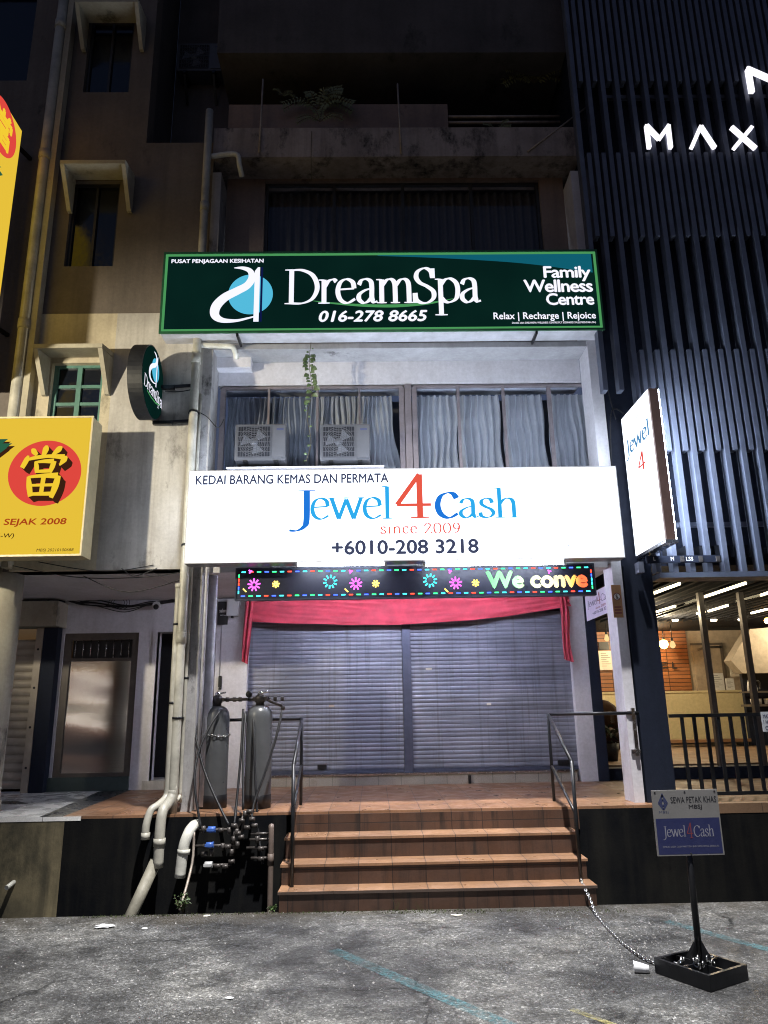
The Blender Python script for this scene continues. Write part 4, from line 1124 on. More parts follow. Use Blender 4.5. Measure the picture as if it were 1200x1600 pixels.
def spa_logo(org, U, V, N, s, parent, disc=True):
    """stylised letter over a blue disc, about s tall; org = lower left"""
    org, U, V, N = Vector(org), Vector(U), Vector(V), Vector(N)
    def pt(u, v, l=0): return org + U * u * s + V * v * s + N * l
    m = MB(); m.disc(pt(.64, .50, .001), .365 * s, U, V, 48); m.build('logo_disc', 'spa_sky', parent)
    m = MB(); m.add([pt(.80, .0, .0028), pt(.835, .0, .0028), pt(.835, 1.0, .0028), pt(.80, 1.0, .0028)], [(0, 1, 2, 3)]); 
    m.build('logo_shade', 'spa_navy', parent)
    m = MB()
    m.add([pt(.70, .0, .0036), pt(.785, .0, .0036), pt(.785, 1.0, .0036), pt(.75, 1.0, .0036), pt(.70, .93, .0036)], [(0, 1, 2, 3, 4)])
    def ribbon(pts, ws, l):
        c_ = catmull([Vector((x, y, w_)) for (x, y), w_ in zip(pts, ws)], 8); n = len(c_); vv = []
        for i, q in enumerate(c_):
            d_ = (c_[min(i + 1, n - 1)] - c_[max(i - 1, 0)]); d_ = Vector((d_.x, d_.y)).normalized()
            vv += [pt(q.x - d_.y * q.z / 2, q.y + d_.x * q.z / 2, l), pt(q.x + d_.y * q.z / 2, q.y - d_.x * q.z / 2, l)]
        m.add(vv, [(2 * i, 2 * i + 1, 2 * i + 3, 2 * i + 2) for i in range(n - 1)])
    ribbon([(.36, .99), (.50, .985), (.62, .93), (.655, .80), (.58, .66), (.42, .56), (.22, .44), (.09, .28), (.08, .12), (.20, .03), (.42, .02), (.60, .06), (.74, .10)],
           [.015, .06, .09, .12, .13, .14, .15, .16, .14, .09, .05, .035, .02], .0044)
    m.build('logo_letter', 'spa_white', parent)
x0_, x1_, z0_, z1_ = PB(330, 418, 418, 503, YD)
spa_logo((x0_, YD, z0_), (1, 0, 0), (0, 0, 1), (0, -1, 0), z1_ - z0_, ds)
m = MB()
putF(m, serif('DreamSpa', .20, .06, 10, -.10), 445, 418, 751, 494, YD, .0042)
putF(m, sans('PUSAT PENJAGAAN KESIHATAN', .035), 268, 405, 412, 413, YD, .0042)
putF(m, sans('016-278 8665', .03, .2), 498, 485, 668, 503, YD, .0042)
putF(m, sans('Family', .025, 0, .92), 849, 416, 923, 440, YD, .0042); putF(m, sans('Wellness', .025, 0, .92), 818, 437, 926, 457, YD, .0042); putF(m, sans('Centre', .025, 0, .92), 853, 458, 928, 477, YD, .0042)
putF(m, sans('Relax | Recharge | Rejoice', .018), 771, 488, 931, 502, YD, .0042)
putF(m, sans('Dimiliki oleh: DREAMSPA WELLNESS CENTRE PLT 202004002159 (LLP0024538-LGN)', .012), 800, 502.8, 931, 506.5, YD, .0042)
m.build('lettering', 'spa_white', ds)
for px in (373, 836):
    p = A(px, 527, YD + .1); m = MB(); m.box(p.x - .012, p.x + .012, YD + .0, F - .003, c - .05, c - .013); m.build('bracket', 'black_metal', ds)

# Jewel light box
YJ = F - .45
a = A(292, 805, YJ).x; b = A(970, 805, YJ).x; c = A(632, 876, YJ).z; d = A(632, 732, YJ).z
js = thing('lightbox_sign', 'brilliant white lit sign with blue and red letters over the shutters', 'sign', ((a + b) / 2, YJ, c))
m = MB(); m.box(a, b, YJ + .016, YJ + .20, c, d); m.build('box', 'sign_back', js)
m = MB(); m.box(a, b, YJ - .006, YJ + .0155, c, c + .008); m.box(a, b, YJ - .006, YJ + .0155, d - .008, d); m.box(a, a + .008, YJ - .006, YJ + .0155, c + .0081, d - .0081); m.box(b - .008, b, YJ - .006, YJ + .0155, c + .0081, d - .0081); m.build('frame', 'sign_tray', js)
m = MB(); m.quad((a + .008, YJ, c + .008), (b - .008, YJ, c + .008), (b - .008, YJ, d - .008), (a + .008, YJ, d - .008)); m.build('face', 'lightbox_white', js)
# glowing panels added on top and sides to throw light on the front
m = MB(); m.quad((a + .05, YJ + .03, d + .002), (b - .05, YJ + .03, d + .002), (b - .05, YJ + .18, d + .002), (a + .05, YJ + .18, d + .002))
m.build('spill_panel', 'spill_top', js); m = MB()
m.quad((a - .002, YJ + .03, c + .05), (a - .002, YJ + .18, c + .05), (a - .002, YJ + .18, d - .05), (a - .002, YJ + .03, d - .05)); m.quad((b + .002, YJ + .03, c + .05), (b + .002, YJ + .18, c + .05), (b + .002, YJ + .18, d - .05), (b + .002, YJ + .03, d - .05))
m.build('spill_panel', 'spill_side', js)
RJ = .002
m = MB(); putF(m, serif('J', .19, .05), 452, 766, 493, 831, YJ, RJ); putF(m, serif('c', .20, .05), 679, 768, 718, 811, YJ, RJ); m.build('lettering', 'ink_blue', js)
m = MB(); putF(m, serif('ewel', .18, .05, 12, -.06), 485, 760, 613, 812, YJ, RJ); putF(m, serif('ash', .18, .05, 12, -.06), 716, 762, 810, 810, YJ, RJ)
m.build('lettering', 'ink_sky', js)
m = MB(); putF(m, serif('4', .20, .07), 617, 739, 673, 810, YJ, RJ); putF(m, serif('since 2009', .19, .10, 10, .12), 594, 817, 719, 834, YJ, RJ); m.build('lettering', 'ink_red', js)
m = MB(); putF(m, sans('KEDAI BARANG KEMAS DAN PERMATA', .026), 306, 741, 607, 756, YJ, RJ); putF(m, sans('+6010-208 3218', .026), 518, 843, 748, 866, YJ, RJ); m.build('lettering', 'ink_slate', js)
m = MB(); putF(m, sans('www.jewel4cash.com.my', .002), 832, 848, 950, 858, YJ, RJ); putF(m, sans('NO. LESEN MBSJ: 20210401', .002), 830, 860, 922, 867, YJ, RJ); m.build('lettering', 'ink_grey', js)
for (p0, p1) in ((465, 600), (665, 880)):
    q0 = A(p0, 880, YJ + .12); q1 = A(p1, 880, YJ + .12); z = q0.z - .022
    t = thing('tube_lamp', 'short fluorescent tube under the white sign above the LED board' if p0 < 500 else 'long fluorescent tube under the white sign above the LED lettering', 'lamp', (q0.x, YJ + .12, z), 'tubes under the white sign')
    m = MB(); m.tube([(q0.x, YJ + .12, z), (q1.x, YJ + .12, z)], .013, 10); m.build('tube', 'tube_light', t)
    for x in (q0.x - .03, q1.x): 
        m = MB(); m.box(x, x + .03, YJ + .10, YJ + .14, z - .016, z + .025); m.build('end_cap', 'plastic_white', t)

# LED board
YL = F - .12
a, b, c, d = PB(370, 886, 928, 932, YL)
led = thing('led_board', 'black LED board with fireworks and the words We conve', 'screen', ((a + b) / 2, YL, c))
m = MB(); m.box(a, b, YL, YL + .07, c, d); m.build('case', 'led_panel_glow', led)
m = MB(); fr_ = .012
m.box(a - .006, b + .006, YL - .008, YL + .075, d + .0005, d + .014); m.box(a - .006, b + .006, YL - .008, YL + .075, c - .014, c - .0005); m.box(a - .016, a - .0005, YL - .008, YL + .075, c - .014, d + .014); m.box(b + .0005, b + .016, YL - .008, YL + .075, c - .014, d + .014); m.build('frame', 'shutter_post', led)
seq = ['led_cyan', 'led_red', 'led_green', 'led_blue', 'led_green', 'led_cyan', 'led_red', 'led_blue']
dash = {k: MB() for k in LEDC}
def dsh(col, x, z, lx, lz): dash[col].quad((x - lx, YL - .0025, z - lz), (x + lx, YL - .0025, z - lz), (x + lx, YL - .0025, z + lz), (x - lx, YL - .0025, z + lz))
nd = 46
for i in range(nd):
    x = a + .03 + (b - a - .06) * (i + .5) / nd
    dsh(seq[i % 8], x, d - .03, .022, .0065); dsh(seq[(i + 3) % 8], x, c + .03, .022, .0065)
for i in range(5):
    z = c + .05 + (d - c - .1) * (i + .5) / 5
    dsh(seq[(i * 3) % 8], a + .022, z, .0065, .016); dsh(seq[(i * 3 + 2) % 8], b - .022, z, .0065, .016)
def burst(px, py, r0, r1, n, col):
    q = A(px, py, YL)
    for k in range(n):
        an = 2 * math.pi * k / n + .2; dv = Vector((math.cos(an), 0, math.sin(an))); s = Vector((-dv.z, 0, dv.x)) * .0075
        p0 = Vector((q.x, YL - .003, q.z)) + dv * r0; p1 = Vector((q.x, YL - .003, q.z)) + dv * r1
        dash[col].quad(p0 - s, p1 - s, p1 + s, p0 + s)
for px, py, r0, r1, n, col in ((397, 914, .02, .068, 9, 'led_magenta'), (431, 913, .006, .04, 7, 'led_yellow'), (516, 909, .04, .075, 10, 'led_cyan'), (556, 912, .02, .068, 9, 'led_magenta'), (587, 912, .006, .04, 7, 'led_yellow'),
                               (672, 907, .04, .075, 10, 'led_cyan'), (712, 911, .02, .068, 9, 'led_magenta'), (743, 911, .006, .04, 7, 'led_yellow')):
    burst(px, py, r0, r1, n, col)
for px in (391, 548, 703, 858): burst(px, 893, .0, .022, 3, 'led_magenta')
for px in (382, 541, 697):
    q = A(px, 922, YL); dash['led_yellow'].bar((q.x - .015, YL - .003, q.z + .015), (q.x + .02, YL - .003, q.z - .02), .012, .002, (0, 1, 0))
for k, mm in dash.items():
    if mm.v: mm.build('lit_dots', k, led)
m = MB(); putF(m, sans('We conve', .045, 0, .98), 759, 891, 918, 919, YL, .0045); m.build('message', 'led_text', led)

# assumed ceiling lamp, unseen behind the LED board, added to light the shutters
t = thing('tube_lamp', 'assumed fluorescent batten, unseen on the walkway ceiling behind the LED board', 'lamp', (.5, 8.75, CEIL - .06))
m = MB(); m.box(-1.2, 2.2, 8.72, 8.80, CEIL - .03, CEIL - .002); m.build('batten', 'plastic_white', t)
m = MB(); m.tube([(-1.15, 8.76, CEIL - .048), (2.15, 8.76, CEIL - .048)], .015, 10); m.build('tube', 'assumed_walk_tube', t)

# red cloth valance
YC = W - .10
vs = []; fs = []; nx = 90; nz = 12
xa, xb = A(384, 955, YC).x, A(890, 950, YC).x; ztp = CEIL - .012
def zbot(u):
    pts = [(0, 967), (.12, 972), (.3, 975), (.5, 976), (.7, 971), (.86, 962), (1, 952)]
    for (u0, y0), (u1, y1) in zip(pts[:-1], pts[1:]):
        if u <= u1: return A(640, y0 + (y1 - y0) * (u - u0) / (u1 - u0), YC).z
    return A(640, 952, YC).z
for j in range(nz + 1):
    for i in range(nx + 1):
        u = i / nx; v = j / nz; zb0 = zbot(u)
        z = ztp + (zb0 - ztp) * v
        y = YC + .035 * math.sin(6 * u + 9 * v * (u - .5)) * v + .02 * math.sin(34 * (v * (.35 + abs(u - .5)) + .06 * math.sin(7 * u))) * (1 - v * .4) + .008 * math.sin(41 * u + 13 * v) + .018 * math.sin(22 * v * (1 - .5 * abs(u - .5)) + 4 * (u - .5) ** 2 * 9) * (.3 + v) - .05 * v + .012 * math.sin(60 * u) * (1 - v)
        vs.append((xa + (xb - xa) * u, y, z))
for j in range(nz):
    for i in range(nx): fs.append((j * (nx + 1) + i, j * (nx + 1) + i + 1, (j + 1) * (nx + 1) + i + 1, (j + 1) * (nx + 1) + i))
rc = thing('cloth_valance', 'red cloth draped across the top of the shutters', 'cloth', ((xa + xb) / 2, YC, ztp))
m = MB(); m.add(vs, fs, True); m.build('swag', 'red_cloth', rc)
def tail(pts_l, pts_r, seed):
    m = MB(); L = catmull([A(*p, YC - .06) for p in pts_l], 5); Rr = catmull([A(*p, YC - .06) for p in pts_r], 5); n = 14; vs = []; fs = []
    for j, (p, q) in enumerate(zip(L, Rr)):
        for i in range(n + 1):
            u = i / n; r = p.lerp(q, u); r.y += .03 * math.sin(u * 13 + seed + j * .12) ; vs.append(r)
    for j in range(len(L) - 1):
        for i in range(n): fs.append((j * (n + 1) + i, j * (n + 1) + i + 1, (j + 1) * (n + 1) + i + 1, (j + 1) * (n + 1) + i))
    m.add(vs, fs, True); m.build('tail', 'red_cloth', rc)
tail([(384, 930), (381, 965), (378, 1000), (377, 1033)], [(397, 930), (394, 965), (391, 1000), (387, 1038)], 1)
tail([(874, 930), (877, 962), (878, 992), (881, 1030)], [(884, 930), (890, 960), (890, 1000), (896, 1035)], 2)

# right blade sign
XS = 2.90
pts = [AX(970, 652, XS), AX(1015, 607, XS), AX(1037, 845, XS), AX(990, 872, XS)]
yb0 = (pts[1].y + pts[2].y) / 2; yb1 = F - .02; zb0 = (pts[2].z + pts[3].z) / 2; zb1 = (pts[0].z + pts[1].z) / 2
bs = thing('blade_sign', 'tall white lit projecting sign at the right of the sign band', 'sign', (XS, (yb0 + yb1) / 2, zb0))
m = MB(); m.box(XS + .012, XS + .105, yb0, yb1, zb0, zb1); m.build('box', 'sign_frame_brown', bs)
for xx_, nm in ((XS, 'face'), (XS + .117, 'face')):
    m = MB(); m.quad((xx_, yb0 + .006, zb0 + .006), (xx_, yb1 - .006, zb0 + .006), (xx_, yb1 - .006, zb1 - .006), (xx_, yb0 + .006, zb1 - .006)); m.build('face', 'lightbox_blade' if xx_ == XS else 'lightbox_far', bs)
m = MB(); m.box(XS - .006, XS + .123, yb0 - .012, yb1, zb0 - .03, zb0 - .001); m.build('bottom_trim', 'steel_edge', bs)
def blade(mb, glyph, u0, u1, v0, v1):   # u from far edge (0) to near edge (1), v from bottom
    return put(mb, glyph, (XS - .002, 0, 0), (0, -1, 0), (0, 0, 1), (-1, 0, 0), (-(yb1 + (yb0 - yb1) * u0), -(yb1 + (yb0 - yb1) * u1), zb0 + (zb1 - zb0) * v0, zb0 + (zb1 - zb0) * v1))
m = MB(); blade(m, serif('Jewel', .25, .12, 12, -.04), .06, .92, .67, .82); m.build('lettering', 'ink_paleblue', bs)
m = MB(); blade(m, serif('4', .24, .11), .42, .68, .52, .65); m.build('lettering', 'ink_palered', bs)
m = MB(); blade(m, sans('KEDAI BARANG KEMAS', .0), .05, .95, .92, .945); blade(m, sans('DAN PERMATA', .0), .25, .8, .885, .905); m.build('lettering', 'ink_slate', bs)
m = MB(); blade(m, serif('Cash', .10, .04, 12, 0), .30, .90, .42, .50); blade(m, sans('since 2009', .0), .3, .85, .375, .40); m.build('lettering', 'ink_ghost', bs)
m = MB(); m.tube(catmull([(XS + .08, F - .0, zb1 + .05), (XS - .1, F - .03, zb1 + .10), (XS - .16, F - .02, zb1 - .5), (XS - .17, F - .02, zb0 + .3)]), .008, 6); m.build('cable', 'black_metal', bs)

# round blade sign
XD = -2.40; rd = .415; cy, cz = 7.47, (AX(240, 540, XD).z + AX(243, 656, XD).z) / 2 + .0
cc = AX(240, 598, XD); cy, cz = cc.y, cc.z
rs = thing('round_sign', 'round dark green lit sign on arms beside the drain pipe', 'sign', (XD, cy, cz - rd))
m = MB(); n_ = 56
ring = [(cy + rd * math.cos(2 * math.pi * k / n_), cz + rd * math.sin(2 * math.pi * k / n_)) for k in range(n_)]
m.prism(ring, 'x', XD - .16, XD - .002); m.build('case', 'black_paint', rs)
m = MB(); m.disc((XD, cy, cz), rd - .012, (0, 1, 0), (0, 0, 1), n_); m.build('face', 'spa_face', rs)
spa_logo((XD + .001, cy - .20, cz - .02), (0, 1, 0), (0, 0, 1), (1, 0, 0), .37, rs)
m = MB(); put(m, serif('DreamSpa', .20, .06, 10, -.10), (XD + .005, 0, 0), (0, 1, 0), (0, 0, 1), (1, 0, 0), (cy - .34, cy + .34, cz - .22, cz - .03)); m.build('lettering', 'spa_white', rs)
m = MB(); 
cv = [(-.22, -.19), (-.08, -.205), (.1, -.20), (.26, -.16)]; vs = []
for u, v in cv: vs += [(XD + .006, cy + u, cz + v - .008), (XD + .006, cy + u, cz + v + .008)]
m.add(vs, [(2 * i, 2 * i + 2, 2 * i + 3, 2 * i + 1) for i in range(3)]); m.build('underline', 'spa_green', rs)
for py0, py1 in ((614, 607), (660, 662)):
    q = A(303, py1, F - .01); p = Vector((XD - .07, min(F - .03, cy + .30), q.z + .0))
    m = MB(); m.bar(p, (q.x, F - .03, q.z + .03), .03, .03); m.bar((p.x, p.y, p.z), (p.x + .22, p.y, p.z + .0), .05, .04); m.build('arm', 'black_metal', rs)

# yellow pawnshop sign
YY = F - .62
xr_ = A(136, 760, YY).x; zt1 = A(70, 652, YY).z; zb1_ = A(70, 868, YY).z
ys_ = thing('pawnshop_sign', 'yellow sign with red disc and gold character, SEJAK 2008', 'sign', (xr_ - 1, YY, zb1_))
m = MB(); m.box(-9, xr_, YY + .012, YY + .26, zb1_, zt1); m.build('box', 'yellow_side', ys_)
m = MB(); m.box(-9, xr_ - .012, YY, YY + .0115, zb1_ + .012, zt1 - .012); m.build('face', 'yellow_glow', ys_)
m = MB(); m.box(-9, xr_ + .006, YY - .008, YY + .0115, zt1 - .0115, zt1 + .008); m.box(-9, xr_ + .006, YY - .008, YY + .0115, zb1_ - .008, zb1_ + .0115); m.box(xr_ - .0115, xr_ + .006, YY - .008, YY + .0115, zb1_ + .012, zt1 - .012); m.build('frame', 'yellow_side', ys_)
p = A(70, 739, YY); 
m = MB(); m.disc((p.x, YY - .002, p.z), .355, (1, 0, 0), (0, 0, 1), 56, .375); m.build('disc', 'red_glow', ys_)
def brush(strokes):
    vs, fs = [], []
    for k, st in enumerate(strokes):
        c_ = catmull([Vector(p) for p in st], 6); o = len(vs); n = len(c_)
        for i, p in enumerate(c_):
            d = c_[min(i + 1, n - 1)] - c_[max(i - 1, 0)]; d = Vector((d.x, d.y)).normalized()
            vs.append((p.x - d.y * p.z / 2, p.y + d.x * p.z / 2, k)); vs.append((p.x + d.y * p.z / 2, p.y - d.x * p.z / 2, k))
        for i in range(n - 1): fs.append((o + 2 * i, o + 2 * i + 1, o + 2 * i + 3, o + 2 * i + 2))
    return vs, fs
gl_ = brush([[(.52, 1.0, .05), (.51, .93, .13), (.47, .80, .08)], [(.20, .93, .03), (.25, .89, .11), (.33, .81, .07)], [(.86, .97, .03), (.79, .92, .12), (.64, .79, .03)],
             [(.15, .80, .04), (.12, .72, .11), (.04, .56, .10)], [(.10, .715, .05), (.35, .765, .075), (.62, .785, .07), (.93, .765, .11)], [(.99, .77, .04), (.93, .72, .13), (.84, .60, .03)],
             [(.32, .68, .06), (.35, .58, .10), (.37, .46, .08)], [(.30, .665, .04), (.50, .685, .07), (.71, .685, .10)], [(.72, .69, .10), (.69, .58, .11), (.65, .46, .07)], [(.36, .485, .06), (.66, .495, .07)],
             [(.20, .39, .07), (.24, .20, .12), (.29, .0, .10)], [(.20, .375, .05), (.48, .40, .075), (.83, .40, .12)], [(.84, .40, .11), (.80, .20, .14), (.73, -.03, .09)], [(.27, .045, .06), (.75, .05, .08)], [(.27, .215, .05), (.78, .22, .06)], [(.53, .40, .10), (.51, .05, .09)]])
m = MB(); m.one = 1
for k in range(8):
    o_ = k * 1.1; x0_, x1_, z0_, z1_ = PB(33 + o_, 698 + o_, 106 + o_ * .9, 781 + o_, YY)
    if k < 7: put(m, gl_, (0, YY - .006 - .0012 * (7 - k), 0), (1, 0, 0), (0, 0, 1), (0, -1, 0), (x0_, x1_, z0_, z1_))
m.build('character_side', 'brown_glow', ys_)
x0_, x1_, z0_, z1_ = PB(32, 697, 105, 780, YY); m = MB(); put(m, gl_, (0, YY - .022, 0), (1, 0, 0), (0, 0, 1), (0, -1, 0), (x0_, x1_, z0_, z1_)); m.build('character', 'gold_glow', ys_)
gk = sans('K', .05, .25)
for k, mt in ((0, 'brown_glow'), (1, 'green_glow')):
    m = MB(); o_ = 4 * (1 - k); putF(m, gk, -98 + o_, 687 + o_, 14 + o_, 796 + o_, YY, .004 + .004 * k); m.build('lettering', mt, ys_)
m = MB(); putF(m, sans('SEJAK 2008', .02, .1), 6, 810, 104, 823, YY, .003); m.build('lettering', 'text_red_glow', ys_)
m = MB(); putF(m, sans('(200801012886-W)', .008, .15), -80, 834, 22, 843, YY, .003); putF(m, sans('MBSJ 20210100688', 0, .15), 57, 857, 115, 863, YY, .003); m.build('lettering', 'brown_glow', ys_)

# upper yellow blade sign
XU = -4.25
p1 = AX(35, 205, XU)
us = thing('pawnshop_sign', 'tall yellow projecting sign with red disc at the upper left edge', 'sign', (XU, p1.y - .6, 5.2))
m = MB(); m.box(XU - .22, XU - .012, p1.y - 1.5, p1.y, 5.2, p1.z); m.build('box', 'yellow_side', us)
m = MB(); m.quad((XU, p1.y - 1.49, 5.21), (XU, p1.y - .01, 5.21), (XU, p1.y - .01, p1.z - .01), (XU, p1.y - 1.49, p1.z - .01)); m.build('face', 'yellow_glow', us)
q = AX(3, 197, XU); m = MB(); m.disc((XU + .003, q.y, q.z), .34, (0, 1, 0), (0, 0, 1), 48); m.build('disc', 'red_glow', us)
m = MB(); put(m, sans('當', .035), (XU + .006, 0, 0), (0, 1, 0), (0, 0, 1), (1, 0, 0), (q.y - .22, q.y + .22, q.z - .24, q.z + .24)); m.build('character', 'gold_glow', us)
m = MB(); put(m, sans('K', .06), (XU + .006, 0, 0), (0, 1, 0), (0, 0, 1), (1, 0, 0), (q.y - .5, q.y + .22, q.z - 1.25, q.z - .5)); m.build('lettering', 'green_glow', us)
m = MB(); m.mark().bar((XU - .1, p1.y, p1.z - .15), (XU - .02, F + .02, p1.z - .15), .04, .04); m.mark().bar((XU - .1, p1.y, 6.0), (XU - .02, F + .02, 6.0), .04, .04); m.build('bracket', 'black_metal', us)

# small banner hung along the walkway, warning plate on pillar, dark nameplate
XBn = 2.66
e0 = AX(914, 932, XBn); e1 = AX(955, 911, XBn); e2 = AX(960, 953, XBn); e3 = AX(917, 971, XBn)
y1_, y0_ = (e0.y + e3.y) / 2, (e1.y + e2.y) / 2; z1_ = (e0.z + e1.z) / 2; z0_ = (e2.z + e3.z) / 2
bn_ = thing('hanging_banner', 'small white banner with shop name hung beside the right pillar', 'banner', (XBn, (y0_ + y1_) / 2, z0_))
m = MB(); m.box(XBn, XBn + .006, y0_, y1_, z0_, z1_); m.build('sheet', 'banner_vinyl', bn_)
def bnr(mb, g, u0, u1, v0, v1): return put(mb, g, (XBn - .0015, 0, 0), (0, -1, 0), (0, 0, 1), (-1, 0, 0), (-(y1_ + (y0_ - y1_) * u0), -(y1_ + (y0_ - y1_) * u1), z0_ + (z1_ - z0_) * v0, z0_ + (z1_ - z0_) * v1))
m = MB(); bnr(m, serif('Jewel', .18, .06, 12, -.05), .08, .46, .42, .78); bnr(m, serif('Cash', .18, .06, 12, -.05), .60, .93, .50, .80); bnr(m, sans('+6010-208 3218', .02), .25, .85, .14, .26); m.build('lettering', 'navy_print', bn_)
m = MB(); bnr(m, serif('4', .2, .07), .46, .59, .46, .92); bnr(m, sans('since 2009', .01), .38, .75, .31, .40); m.build('lettering', 'red_print', bn_)
a, b, c, d = PB(957, 914, 972, 965, F - .006)
wp = thing('warning_plate', 'orange plate with a crossed figure on the white pillar', 'sign', ((a + b) / 2, F - .006, c))
m = MB(); m.box(a, b, F - .006, F - .001, c, d); m.build('plate', 'orange_plate', wp)
cxw = (a + b) / 2; czw = d - (d - c) * .36; rw = (b - a) * .40
m = MB(); m.disc((cxw, F - .0075, czw), rw, (1, 0, 0), (0, 0, 1), 24, rw); m.build('disc', 'white_print', wp)
m = MB()
for k in range(24):
    a0_, a1_ = 2 * math.pi * k / 24, 2 * math.pi * (k + 1) / 24
    m.quad(*[(cxw + r_ * math.cos(t_), F - .009, czw + r_ * math.sin(t_)) for r_, t_ in ((rw * .78, a0_), (rw, a0_), (rw, a1_), (rw * .78, a1_))])
m.bar((cxw - rw * .6, F - .0095, czw + rw * .6), (cxw + rw * .6, F - .0095, czw - rw * .6), .002, rw * .18, (0, 1, 0)); m.build('ring', 'red_print', wp)
m = MB(); m.disc((cxw, F - .0085, czw + rw * .45), rw * .16, (1, 0, 0), (0, 0, 1), 12); m.box(cxw - rw * .17, cxw + rw * .17, F - .0086, F - .008, czw - rw * .2, czw + rw * .26); m.box(cxw - rw * .17, cxw - rw * .03, F - .0086, F - .008, czw - rw * .65, czw - rw * .21); m.box(cxw + rw * .03, cxw + rw * .17, F - .0086, F - .008, czw - rw * .65, czw - rw * .21); m.build('figure', 'black_print', wp)
m = MB()
for i in range(3): m.box(a + .015, b - .015, F - .0075, F - .0062, c + (d - c) * (.12 + .09 * i), c + (d - c) * (.16 + .09 * i))
m.build('print', 'red_print', wp)
a, b, c, d = PB(340, 940, 356, 976, W - .12)
np_ = thing('nameplate', 'dark nameplate with pale text at the left wing wall', 'sign', (a, W - .12, c))
m = MB(); m.box(a, b, W - .12, W - .10, c, d); m.build('plate', 'black_paint', np_)
m = MB(); putF(m, sans('salon', .02), 343, 951, 354, 957, W - .1215); putF(m, sans('hair & beauty', .01), 344, 960, 355, 963, W - .1215); m.build('lettering', 'white_print', np_)
def smallbox(px0, py0, px1, py1, Y, dp, mat, name, label, cat):
    a, b, c, d = PB(px0, py0, px1, py1, Y)
    t = thing(name, label, cat, ((a + b) / 2, Y, c))
    m = MB(); m.bbox(a, b, Y, Y + dp, c, d, .012); m.build('case', mat, t)
    m = MB(); m.bbox(a + .01, b - .01, Y - .008, Y - .0005, c + .012, d - .012, .008); m.build('cover', mat, t)
    m = MB(); m.box((a + b) / 2 - .015, (a + b) / 2 + .02, Y - .004, Y + .04, c - .03, c - .001); m.build('gland', 'black_metal', t)
    return t
smallbox(354, 936, 372, 962, W - .16, .1, 'box_white', 'junction_box', 'pale grey junction box beside the red cloth', 'box')
smallbox(127, 902, 152, 929, W - .1, .1, 'box_white', 'meter_box', 'pale square box on the wall above the steel door', 'box')
smallbox(341, 1056, 346, 1074, W - .05, .03, 'black_metal', 'door_switch', 'small black access switch beside the dark doorway', 'switch')
p = A(245, 950, W - .05)
t = thing('dome_camera', 'white dome security camera on the wall above the dark doorway', 'camera', (p.x, W - .06, p.z))
m = MB(); m.tube([(p.x, W, p.z + .05), (p.x, W - .08, p.z + .03)], .055, 14); m.build('base', 'plastic_white', t)
m = MB(); m.sphere((p.x, W - .09, p.z + .01), .038, 12, 8); m.build('dome', 'black_metal', t)

# ================================================================== AIR CONDITIONERS
def ac_unit(x0, x1, z0, z1, Y, label, dark=False):
    t = thing('air_conditioner', label, 'air conditioner', ((x0 + x1) / 2, Y, z0), 'outdoor air conditioning units')
    w_ = x1 - x0; h_ = z1 - z0; dp = .26
    m = MB(); m.bbox(x0, x1, Y, Y + dp, z0 + .02, z1, .018); m.build('casing', 'ac_plastic', t)
    xg0, xg1 = x0 + .03, x0 + w_ * .70
    m = MB(); m.bbox(xg0 + .004, xg1 - .004, Y - .004, Y - .0005, z0 + .06, z1 - .03, .012); m.build('fan_opening', 'ac_dark', t)
    cx, cz = (xg0 + xg1) / 2, (z0 + .06 + z1 - .03) / 2; rr = min(xg1 - xg0, h_ - .09) / 2 - .01
    m = MB(); m.lathe((0, 0, 0), [(.0, .0), (.05, .0), (.05, -.01), (.0, -.012)], 16)
    for v in m.v: v.xyz = (cx + v.x, Y - .005 + v.z * .2, cz + v.y)
    for k in range(3):
        a_ = 2 * math.pi * k / 3 + .4
        d0 = Vector((math.cos(a_), 0, math.sin(a_))); d1 = Vector((math.cos(a_ + .9), 0, math.sin(a_ + .9)))
        c0 = Vector((cx, Y - .0048, cz)); m.quad(c0 + d0 * .04, c0 + d0 * rr * .85, c0 + d1 * rr * .9, c0 + d1 * .04)
    m.build('fan', 'ac_grille', t)
    m = MB()
    for k in range(1, 9): m.tube([(cx + rr * k / 8 * math.cos(2 * math.pi * q / 28), Y - .012, cz + rr * k / 8 * math.sin(2 * math.pi * q / 28)) for q in range(28)], .0028, 4, True)
    for k in range(13):
        x = xg0 + .006 + (xg1 - xg0 - .012) * k / 12; m.box(x - .0022, x + .0022, Y - .016, Y - .0125, z0 + .06, z1 - .03)
    for k in range(7):
        z = z0 + .06 + (h_ - .09) * k / 6; m.box(xg0, xg1, Y - .020, Y - .0165, z - .0022, z + .0022)
    m.build('grille', 'ac_plastic', t)
    m = MB(); m.bbox(xg1 + .02, x1 - .01, Y - .010, Y - .0005, z0 + .05, z1 - .02, .008); m.build('service_panel', 'ac_plastic', t)
    m = MB(); m.box(x1 - .11, x1 - .03, Y - .0125, Y - .0102, z1 - .075, z1 - .055); m.build('badge', 'navy_print', t)
    for fx in (x0 + .10, x1 - .14):
        m = MB(); m.box(fx, fx + .05, Y - .01, Y + dp + .01, z0, z0 + .0195); m.build('foot', 'black_metal', t)
    return t
YA = F + .04
for i, (p0, p1) in enumerate(((367, 447), (500, 578))):
    a, b, c, d = PB(p0, 663, p1, 722, YA)
    ac_unit(a, b, c, d, YA, ('white outdoor unit left of the hanging vine', 'white outdoor unit right of the hanging vine')[i])
m = MB(); a, b, c, d = PB(355, 724, 600, 730, YA); m.box(a, b, F + .0, F + .039 + .3, c - .02, c - .001); m.build('unit_ledge', 'white_wall', shop)
Yk = F + .75
a, b, c, d = PB(277, 68, 348, 112, Yk)
